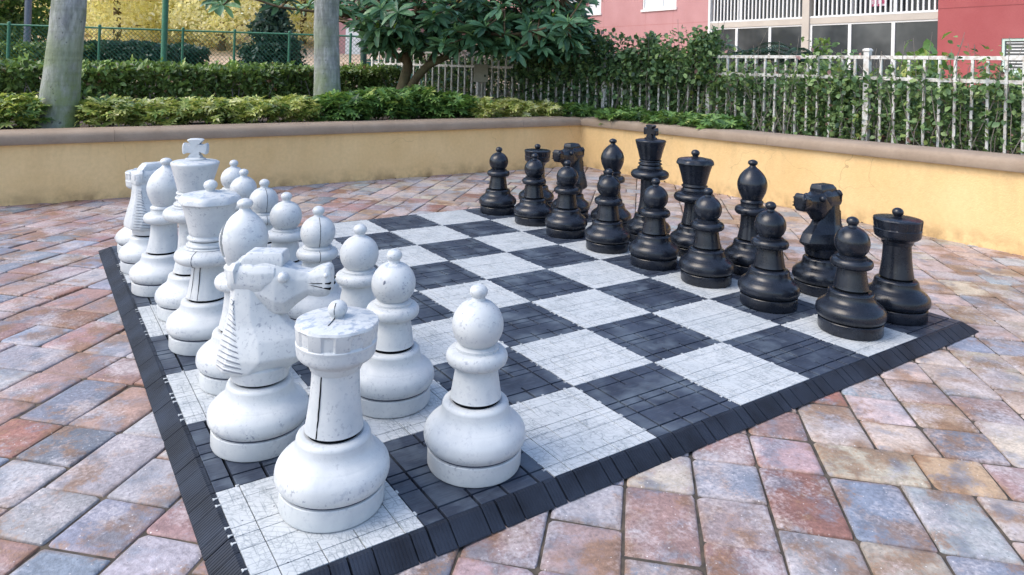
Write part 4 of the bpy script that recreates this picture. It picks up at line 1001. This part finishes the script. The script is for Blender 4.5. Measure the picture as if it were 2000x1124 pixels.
# box on the fence post
x, y = FP[5]; bx = empty('electrical_box', (x-0.02, y-0.09, 0.80)); bx.rotation_euler = (0, 0, -YAW)
mb = MB(); mb.bbox(-0.09, 0.09, -0.05, 0.03, 0.0, 0.235, 0.006); mb.box(-0.095, 0.095, -0.056, -0.0505, 0.006, 0.229)
mb.build('box_body', BEIGE, bx); mb = MB(); mb.box(0.045, 0.065, -0.064, -0.0565, 0.07, 0.10); mb.build('latch', GDARK, bx)
mb = MB(); mb.tube([Vector((0.02, 0, 0.0)), Vector((0.02, 0, -0.38))], 0.016, 8); mb.build('conduit', BEIGE, bx, smooth=50)
tag(bx, 'small beige electrical box mounted on the white fence post', 'electrical box')

# ------------------------------------------------------------------ ivy on the fence
def along(poly, s):
    for (x0, y0), (x1, y1) in zip(poly[:-1], poly[1:]):
        L = math.hypot(x1-x0, y1-y0)
        if s <= L: return x0+(x1-x0)*s/L, y0+(y1-y0)*s/L, (y1-y0)/L, -(x1-x0)/L
        s -= L
    return x1, y1, (y1-y0)/L, -(x1-x0)/L
cum = [0]
for a, b in zip(FP[:-1], FP[1:]): cum.append(cum[-1]+math.hypot(a[0]-b[0], a[1]-b[1]))
sgn = 1 if along(FP, 3.0)[2] > 0 else -1      # outward side of the fence
def ivy(name, s0, s1, n, dens, ztop, thick, label, mean=0.42, lsz=0.05, off=0.0, m=L_IVY, zbot=0.44, twigs=60, zfront=None):
    P = []
    while len(P) < n:
        s = rng.uniform(s0, s1); x, y, nx, ny = along(FP, s); zt_ = ztop(s)
        z = rng.uniform(zbot, zt_+0.10)
        if rng.uniform() > dens(s, z): continue
        if z > zt_-0.06+0.10*math.sin(s*9.0)+0.06*math.sin(s*23+1): 
            if rng.uniform() > 0.12: continue
        q = rng.normal()*thick*0.5+off
        if z < 0.86 and rng.uniform() < (0.85 if zfront is None else zfront): q = sgn*abs(rng.normal()*thick*0.5+0.05)
        P.append((x+nx*q, y+ny*q, z))
    P = np.array(P); x, y, _, _ = along(FP, (s0+s1)/2); e = plant(name, (x, y, 0.43), label, 'ivy')
    leaf_cloud('foliage', P, lsz, m, e, mean, 0.2, 0.72, 0.2, org=e.location)
    ln = []
    for _ in range(twigs):
        s = rng.uniform(s0, s1); ds = rng.normal()*0.3; pts = []; qq = rng.normal()*thick*0.5+off
        for k in range(7):
            x, y, nx, ny = along(FP, max(0, min(cum[-1]-0.01, s+ds*k/6))); pts.append(Vector((x+nx*(qq+0.03*math.sin(k*1.7+s)), y+ny*(qq+0.03*math.sin(k*1.7+s)), 0.42+(ztop(s)-0.36+0.08*rng.normal())*k/6*rng.uniform(0.75, 1.05)/1.0)))
        ln.append(pts)
    stems(e, ln, 0.0045, TWIG)
    return e
sA, sB = cum[3], cum[5]
ivy('ivy_mass', cum[3]-0.1, cum[4]+1.25, 17000, lambda s, z: 1.0 if z > 0.9 else 0.6, lambda s: 1.36+0.05*math.sin(s*4), 0.20, 'dense mass of ivy covering the fence in the middle behind the black king', 0.42, 0.055)
ivy('climbing_ivy', cum[4]+1.0, cum[6], 3800, lambda s, z: 0.75 if z > 0.85 else 0.45, lambda s: 1.20, 0.16, 'sparser dark ivy on the fence under the flowering tree', 0.34, 0.05, off=0.16*(1 if along(FP, 3.0)[2] > 0 else -1))
def dr(s, z):
    k = (s-cum[1])/(cum[3]-cum[1])
    h = 0.5+0.5*math.sin(s*5.3+1.0)+0.25*math.sin(s*13)
    if z > 1.12: return 0.22*(h > 0.55)
    if z > 0.98: return 0.12+0.30*max(0, h-0.2)*(k > 0.35)
    return 0.30+0.55*h*sstep(0.10, 0.55, k)
ivy('climbing_ivy', cum[1]+0.0, cum[3]-0.05, 11000, dr, lambda s: 1.22+0.06*math.sin(s*5), 0.15, 'loose ivy and bare grey vines woven through the right part of the fence', 0.48, 0.046, twigs=80, zfront=0.68)
# shrubs behind the fence
def backshrub(poly_off, s0, s1, n, top, label, m, mean, lsz=0.06):
    P = []
    while len(P) < n:
        s = rng.uniform(s0, s1); x, y, nx, ny = along(FP, s); q = rng.uniform(-0.45, 0.35)
        zt_ = top+0.07*math.sin(s*6)+0.05*math.sin(s*15)
        z = 0.43+(zt_-0.43)*rng.uniform()**0.7
        P.append((x+nx*(poly_off+q), y+ny*(poly_off+q), z))
    P = np.array(P); c = P.mean(0); e = plant('garden_shrub', (c[0], c[1], 0.43), label, 'shrub')
    leaf_cloud('foliage', P, lsz, m, e, mean, 0.22, 0.5, 0.3, org=e.location); stems(e, bush_stems(P, 60, 0.42), 0.007, TWIG)
sgn = 1 if (along(FP, 3.0)[2]*1.0) > 0 else -1      # outward side of the fence
backshrub(sgn*0.9, cum[0], cum[1]+1.0, 7500, 0.98, 'green shrubs behind the right end of the picket fence below the red wall', L_GRN, 0.42)
backshrub(sgn*0.9, cum[1]+0.8, cum[3]+0.2, 9000, 1.02, 'tangled green shrubs behind the middle of the right picket fence', L_IVY, 0.55)
backshrub(sgn*1.3, cum[3], cum[6]+0.0, 15000, 1.12, 'dark shrubs behind the picket fence under the flowering tree', L_HEDGE, 0.25)
# fern-like palm in front of the left balcony, a small sprouting bush further right
def fronds(px, d, z0, z1, n, label, nm='fern_palm', m=L_DARKT):
    c = view(vr(px, d), d, 0.43); e = plant(nm, c, label, 'palm')
    PP = []; DD = []
    for k in range(n):
        az = rng.uniform(0, 2*PI); el = rng.uniform(0.5, 1.3); prev = Vector((0, 0, z0-0.43)); st = (z1-z0)*rng.uniform(0.8, 1.4)/16
        for q in range(22):
            e2 = el-1.6*q/22; prev = prev+Vector((math.cos(az)*math.cos(e2), math.sin(az)*math.cos(e2), math.sin(e2)))*st
            for s_ in (-1, 1): PP.append(tuple(prev)); DD.append((math.cos(az)*0.6-s_*math.sin(az), math.sin(az)*0.6+s_*math.cos(az), -0.2))
    n = len(PP); L = np.full(n, 0.16); leaf_mesh('fronds', np.array(PP), np.array(DD), np.array([[0, 0, 1.0]]*n)+0.2*rdir(n), L, L*0.14, tints(n, 0.5, 0.2), m, e)
    mb = MB(); mb.tube([(0, 0, 0), (0.01, 0, z0-0.43)], [0.05, 0.03], 10); mb.build('trunk', LIMB, e, smooth=50)
fronds(1462, 10.5, 1.15, 1.62, 16, 'feathery dark green palm in front of the left screened porch')
fronds(1545, 10.0, 1.10, 1.50, 12, 'drooping blue-green palm beside the beige porch column')
c = view(vr(1612, 8.2), 8.2, 0.43); e = plant('tall_sprout', c, 'yellow-green sprouting branch reaching above the fence beside the porch column', 'shrub')
P = np.array([(0.03*rng.normal()+0.10*math.sin(h*5), 0.05*rng.normal(), h) for h in rng.uniform(0.25, 1.0, 420)])
leaf_cloud('foliage', P, 0.055, L_GRN, e, 0.62, 0.2, 0.6); stems(e, [[c, c+Vector((0.04, 0, 0.5)), c+Vector((0.0, 0.02, 1.0))]], 0.008)
c = view(vr(1805, 6.4), 6.4, 0.9); 
e = plant('grape_leaf_vine', c, 'bright green broad-leaved vine over the fence rail before the red wall', 'vine')
P = np.array([(0.14*rng.normal()*R2.x, 0.14*rng.normal()*R2.y, 0.24+0.07*rng.normal()) for _ in range(140)]); leaf_cloud('foliage', P, 0.085, L_GRN, e, 0.6, 0.2, 0.8); stems(e, [[c+Vector((0, 0, -0.45)), c, c+Vector((0, 0, 0.25))]], 0.006)

# ------------------------------------------------------------------ flowering tree with big whorled leaves
TD = 8.6
tr = plant('frangipani_tree', view(vr(792, TD, 175), TD, 0.40), 'low spreading tree with whorls of long glossy leaves and two leaning limbs', 'tree')
T0 = tr.location
def tp(px, py, d=TD): return spot(px, py, d)-T0
mb = MB()
limbs = [([(783, 185, 8.6), (789, 160, 8.6), (797, 130, 8.55), (792, 105, 8.5), (800, 70, 8.4), (815, 20, 8.3), (830, -60, 8.2)], [0.075, 0.068, 0.062, 0.055, 0.045, 0.035, 0.02]),
         ([(791, 118, 8.55), (775, 110, 8.5), (757, 85, 8.4), (748, 55, 8.3), (735, 10, 8.2), (700, -20, 8.1)], [0.045, 0.04, 0.036, 0.03, 0.024, 0.014]),
         ([(797, 180, 8.6), (815, 150, 8.5), (836, 128, 8.4), (870, 112, 8.3), (900, 95, 8.2), (930, 62, 8.1), (985, 20, 7.9)], [0.055, 0.052, 0.048, 0.042, 0.036, 0.028, 0.015]),
         ([(836, 128, 8.4), (850, 100, 8.5), (862, 70, 8.6), (880, 20, 8.7)], [0.03, 0.026, 0.02, 0.012]),
         ([(735, 10, 8.2), (690, 33, 8.1), (640, 26, 8.0), (590, 20, 7.9), (545, 14, 7.8), (500, 0, 7.7), (450, -8, 7.6)], [0.024, 0.022, 0.019, 0.016, 0.013, 0.010, 0.007]),
         ([(930, 62, 8.1), (990, 70, 8.0), (1050, 60, 7.9), (1110, 40, 7.8)], [0.022, 0.018, 0.014, 0.008]),
         ([(815, 20, 8.3), (900, -10, 8.2), (1000, -30, 8.1), (1090, -20, 8.0)], [0.028, 0.022, 0.018, 0.010]),
         ([(748, 55, 8.3), (730, 40, 8.5), (690, 45, 8.8), (660, 40, 9.0)], [0.022, 0.018, 0.014, 0.008])]
for pts, rd in limbs: mb.tube(smooth3 := [tp(*p) for p in pts], rd, 10)
mb.build('trunk', LIMB, tr, smooth=50)
limb_pts = [tp(*p) for pts, rd in limbs for p in pts[2:]]
heads = []
def head(px, py, d): heads.append(tp(px, py, d))
for (px, py) in [(745, 15), (722, 40), (775, 20), (768, 55), (790, 40), (800, 68), (820, 10), (842, 28), (830, 60), (852, 48), (868, 85), (880, 20), (905, 45), (915, 75), (940, 30), (948, 55), (960, 90), (975, 15),
                 (985, 68), (1000, 40), (1010, 95), (1020, 15), (1035, 60), (1050, 35), (1062, 80), (1075, 10), (1088, 52), (1095, 75), (1105, 22), (1118, 45), (1133, 50), (1128, 15), (1100, 90), (1065, 100), (700, 10), (718, -5), (740, 60), (860, 5), (925, 8), (890, 60),
                 (430, 8), (455, 0), (600, 8), (560, 2), (548, 10), (510, -5), (655, 15), (680, 30), (700, 45), (665, 0), (640, -10), (580, -12), (415, -8)]:
    head(px+rng.normal()*3, py+rng.normal()*3, TD-0.6+rng.uniform(-0.5, 0.5)-(0.3 if px < 620 else 0))
for _ in range(190): head(rng.uniform(700, 1150), rng.uniform(-60, 98 if rng.uniform() < 0.6 else 60), TD+rng.uniform(-0.6, 1.0))
for _ in range(90): head(rng.uniform(722, 1135), rng.uniform(45, 102), TD+rng.uniform(-0.75, 0.1))
for _ in range(90): head(rng.uniform(640, 1170), rng.uniform(-330, -20), TD+rng.uniform(-1.1, 1.4))
PP = []; DD = []; NN = []; TT = []; LL = []; tw = MB()
for h in heads:
    ax = Vector((rng.normal()*0.45, rng.normal()*0.45, 1.0+0.2*rng.normal())) - 0.35*Vector((F2.x, F2.y, 0)); ax.normalize()
    u_ = ax.cross(Vector((0.2, 0.5, 0.1))).normalized(); v_ = ax.cross(u_); k = rng.integers(11, 16); mean = rng.normal(0.48, 0.10); pale = rng.uniform() < 0.07
    for q in range(k):
        a = q*2.399+rng.normal()*0.15; lift = 0.95-1.35*(q/k)**0.8 if False else rng.uniform(-0.35, 0.45)
        dd = u_*math.cos(a)+v_*math.sin(a)+ax*lift
        PP.append(tuple(h)); DD.append(tuple(dd)); NN.append(tuple(ax+0.25*Vector(rng.normal(size=3)))); TT.append(np.clip(mean+rng.normal()*0.16, 0, 0.9)); LL.append(rng.uniform(0.17, 0.25))
    for q in range(3 if not pale else 6):
        a = rng.uniform(0, 6.28); dd = ax*1.3+u_*math.cos(a)*0.5+v_*math.sin(a)*0.5
        PP.append(tuple(h)); DD.append(tuple(dd)); NN.append(tuple(u_)); TT.append(0.99 if pale else 0.9); LL.append(rng.uniform(0.07, 0.12))
    near = min(limb_pts, key=lambda p: (p-h).length)
    if (near-h).length < 1.1: tw.tube([near, (near+h)/2-Vector((0, 0, 0.02)), h], [0.011, 0.009, 0.007], 6)
tw.build('branch', LIMB, tr, smooth=50)
PP = np.array(PP); LL = np.array(LL)
leaf_mesh('crown', PP, np.array(DD), np.array(NN), LL, LL*0.29, np.array(TT), L_BIG, tr, big=True)
PINKF, t, p = mat('pink_petal', (0.72, 0.30, 0.30), 0.6)
for (px, py) in ((906, 66), (825, 60), (1148, 10), (1100, -5)):
    c = tp(px, py, TD-0.75); fl = MB()
    for q in range(5):
        a = q*2*PI/5; u_ = Vector((R2.x, R2.y, 0))*math.cos(a)+Vector((0, 0, 1))*math.sin(a); v_ = Vector((R2.x, R2.y, 0))*-math.sin(a)+Vector((0, 0, 1))*math.cos(a); nn = -Vector((F2.x, F2.y, 0))
        fl.add([c, c+u_*0.014+v_*0.009+nn*0.004, c+u_*0.028+nn*0.008, c+u_*0.016-v_*0.008+nn*0.003], [(0, 1, 2, 3)])
    fl.build('blossom', PINKF, tr, fix=False)

# ------------------------------------------------------------------ apartment building
BD0 = 24.0; BR0 = (1382-CX)/F*BD0; er, ed = 0.514, -0.858  # direction of the facade in the view frame
def fs(px): k = (px-CX)/F; return (k*BD0-BR0)/(er-ed*k)
def fd(s): return BD0+ed*s
def fz(px, py): return hz(px, py, fd(fs(px)))
org = view(BR0, BD0, 0.3)
exw = Vector((*(er*R2+ed*F2), 0)).normalized(); inw = Vector((-exw.y, exw.x, 0))
if inw.dot(Vector((F2.x, F2.y, 0))) < 0: inw = -inw
bld = empty('apartment_building', org); bld.matrix_world = Matrix(((exw.x, inw.x, 0, org.x), (exw.y, inw.y, 0, org.y), (0, 0, 1, org.z), (0, 0, 0, 1)))
tag(bld, 'pink and red stucco apartment building with white balcony railings and screened porches', 'building')
def Z(v): return v-0.3
sL, s0_, sM0, sM1, s1_, sR = fs(1000)-9, 0.0, fs(1565), fs(1582), fs(1835), fs(1835)+7
z_slab0, z_slab1 = Z(fz(1382, 56)), Z(fz(1382, 40))-0.11; ztop_ = 9.0
def part(name, m, boxes, parent=None):
    mb = MB()
    for b in boxes: mb.box(*b)
    return mb.build(name, m, parent or bld)
def wall_holes(name, m, x0, x1, zt_, holes, y=0.0, th=0.25):      # wall with real openings
    xs_ = sorted({x0, x1, *[h[0] for h in holes], *[h[1] for h in holes]}); zs = sorted({0.0, zt_, *[h[2] for h in holes], *[h[3] for h in holes]})
    mb = MB()
    for a, b in zip(xs_[:-1], xs_[1:]):
        run = None
        for c, d in zip(zs[:-1], zs[1:]):
            hole = any(h[0] <= a+1e-6 and h[1] >= b-1e-6 and h[2] <= c+1e-6 and h[3] >= d-1e-6 for h in holes)
            if not hole: run = (run[0], d) if run else (c, d)
            if hole or d == zs[-1]:
                if run: mb.box(a, b, y, y+th, run[0], run[1])
                run = None
    return mb.build(name, m, bld)
def window(x0, x1, z0, z1, y=0.0, mull=None, glass=BLIND, frm=WTRIM):
    mb = MB(); f = 0.06
    for b in ((x0, x1, y+0.02, y+0.09, z0, z0+f), (x0, x1, y+0.02, y+0.09, z1-f, z1), (x0, x0+f, y+0.02, y+0.09, z0+f, z1-f), (x1-f, x1, y+0.02, y+0.09, z0+f, z1-f)): mb.box(*b)
    if mull: mb.box(mull-0.02, mull+0.02, y+0.03, y+0.085, z0+f, z1-f)
    wn = mb.build('window', frm, bld)
    mb = MB(); mb.box(x0+f, x1-f, y+0.06, y+0.07, z0+f, z1-f); mb.build('pane', glass, wn)
    mb = MB(); mb.box(x0-0.05, x1+0.05, y-0.05, y+0.02, z0-0.09, z0); mb.build('sill', frm, wn)
wA = (fs(1252), fs(1318), Z(fz(1285, 17)), Z(fz(1285, 17))+1.3); wB = (fs(1100), fs(1171), Z(fz(1140, 28)), Z(fz(1140, 28))+1.3)
wall_holes('pink_wall', PINK, sL, s0_, ztop_, [wA, wB])
window(*wA, mull=(wA[0]+wA[1])/2+0.15); window(*wB)
wC = (fs(1960), fs(1960)+1.5, Z(fz(1960, 143)), Z(fz(1960, 76)))
wall_holes('red_wall', RED, s1_, sR, ztop_, [wC], y=-0.12, th=0.37)
GF, t, p = mat('pale_green_frame', (0.50, 0.62, 0.55), 0.5)
window(*wC, y=-0.12, mull=wC[0]+0.75, frm=GF, glass=GLASS)
mb = MB()
for k in range(14): mb.box(wC[0]+0.08, wC[1]-0.08, -0.064, -0.061, wC[2]+0.08+k*0.075, wC[2]+0.105+k*0.075)
mb.build('blind_slats', WTRIM, bld)
mb = MB(); zl = Z(fz(1840, 18)); mb.box(s1_+0.02, sR, -0.1215, -0.12, zl-0.012, zl+0.012); mb.build('score_line', metal('score_line_paint', (0.20, 0.03, 0.03), (0.22, 0.035, 0.035)), bld)
mb = MB(); zl = Z(fz(1379, 43)); mb.box(sL, s0_-0.02, -0.0015, 0, zl-0.01, zl+0.01)
for px in (1177, 1258, 1312): mb.box(fs(px)-0.008, fs(px)+0.008, -0.0012, 0, 0, ztop_ if px == 1177 else wA[2]-0.1)
mb.build('score_line', metal('pink_score_paint', (0.36, 0.15, 0.145), (0.39, 0.17, 0.165)), bld)
# slab, columns and the recess behind
part('balcony_slab', TRIM, [(s0_+0.003, s1_-0.003, -0.02, 2.0, z_slab0, z_slab1)])
part('column', TRIM, [(sM0+0.03, sM1-0.03, -0.06, 0.24, 0, ztop_)])
part('column', WTRIM, [(s0_+0.004, s0_+0.09, -0.04, 0.10, 0, ztop_)])
part('recess_wall', GREYW, [(s0_+0.01, s1_-0.01, 2.0, 2.2, 0, ztop_), (s0_-0.2, s0_-0.002, 0.26, 2.0, 0, ztop_), (s1_+0.002, s1_+0.2, 0.26, 2.0, 0, ztop_)])
part('porch_floor', TRIM, [(s0_+0.004, s1_-0.004, 0.02, 1.99, 0, 0.12)])
for a, b, muls in ((s0_+0.09, sM0+0.03, (1437, 1502)), (sM1-0.03, s1_, (1658, 1743))):
    bars = [(a, a+0.07, 0, 0.06, 0.12, z_slab0-0.002), (b-0.05, b, 0, 0.06, 0.12, z_slab0-0.002), (a+0.07, b-0.05, 0.005, 0.055, z_slab0-0.05, z_slab0-0.002), (a+0.07, b-0.05, 0.005, 0.055, 0.12, 0.2)]
    for px in muls: s_ = fs(px); bars.append((s_-0.045, s_+0.045, -0.005, 0.065, 0.12, z_slab0-0.052))
    fr = part('porch_screen_frame', WTRIM, bars)
    part('screen_mesh', GLASS, [(a+0.07, b-0.05, 0.025, 0.032, 0.2, z_slab0-0.05)], fr)
    mb = MB(); n = int((b-a)/0.138)
    for k in range(1, n): x = a+(b-a)*k/n; mb.box(x-0.022, x+0.022, -0.005, 0.030, z_slab1+0.06, z_slab1+1.02)
    mb.box(a, b, -0.015, 0.045, z_slab1+0.005, z_slab1+0.06); mb.box(a, b, -0.015, 0.045, z_slab1+1.02, z_slab1+1.08)
    mb.build('balcony_railing', WTRIM, bld)
    fr = part('upper_screen_frame', WTRIM, [(fs(px)-0.04, fs(px)+0.04, 0.055, 0.12, z_slab1, z_slab1+2.6) for px in ([1440] if a < 1 else [1658, 1743])])
    part('screen_mesh', GLASS, [(a+0.05, b-0.03, 0.30, 0.31, z_slab1+0.002, z_slab1+2.6)], fr)
part('upper_slab', TRIM, [(s0_+0.003, s1_-0.003, -0.02, 2.0, z_slab1+2.61, z_slab1+2.95)])
part('roof', TRIM, [(sL-0.3, sR+0.3, -0.5, 6, ztop_+0.002, ztop_+0.3)])
part('side_wall', RED, [(sL, sR, 5.5, 5.7, 0, ztop_)])
tw_ = MB(); TOW, t, p = mat('pink_striped_towel', rough=0.9)
wv = N(t, 'TexChecker', Scale=9.0); wv.inputs[1].default_value = (0.55, 0.12, 0.22, 1); wv.inputs[2].default_value = (0.75, 0.62, 0.66, 1); t.links.new(gpos(t), wv.inputs[0]); basec(t, p, wv.outputs[0])
a, b = fs(1692), fs(1722); cols = 14; vs = []; 
for i in range(cols+1):
    x = a+(b-a)*i/cols
    for yy, zz in ((0.10, 0.25), (0.10, 1.0)): vs.append(Vector((x, yy+0.02*math.sin(i*1.6), z_slab1+zz)))
tw_.add(vs, [(2*i, 2*i+2, 2*i+3, 2*i+1) for i in range(cols)])
to = tw_.build('beach_towel', TOW, fix=False); to.matrix_world = bld.matrix_world.copy(); md = to.modifiers.new('thick', 'SOLIDIFY'); md.thickness = 0.01
tag(to, 'pink patterned towel hanging behind the upper balcony railing', 'towel')
# far pink wing glimpsed right of the right palm trunk
c = view(vr(690, 26), 26, 0.4); wg = empty('pink_cottage', c); wg.rotation_euler = (0, 0, -YAW)
tag(wg, 'pale pink building glimpsed between the right palm trunk and the dark green pole', 'building')
mb = MB(); mb.box(-0.9, 3.2, 0, 4, 0, 5.0); mb.build('wall', PINK, wg); mb = MB(); mb.box(-1.1, 3.4, -0.3, 4.2, 5.0, 5.25); mb.build('roof', TRIM, wg)
mb = MB(); mb.box(-0.30, 0.25, -0.03, 0.0, 0.7, 1.9); mb.build('window', WTRIM, wg)

# ------------------------------------------------------------------ fallen leaves by the foot of the walls
P = np.array([(WX-abs(rng.normal())*0.10-0.01, rng.uniform(0.4, 4.4), gz+0.006) for _ in range(26)] + [(rng.uniform(-1.2, 4.4), WY-abs(rng.normal())*0.10-0.01, gz+0.006) for _ in range(30)] + [(4.53+rng.normal()*0.04, 4.42+rng.normal()*0.05, gz+0.01) for _ in range(14)])
D = rdir(len(P), 0); D[:, 2] = 0.12; L = rng.uniform(0.012, 0.045, len(P))
LITTER, t, p = mat('dry_leaf', (0.05, 0.032, 0.02), 0.9)
o = leaf_mesh('leaf_litter', P, D, rdir(len(P), 3.0), L, L*0.45, np.full(len(P), 0.5), LITTER)
tag(o, 'scattered dry brown leaf scraps on the paving along the foot of the walls', 'leaf litter', kind='stuff')
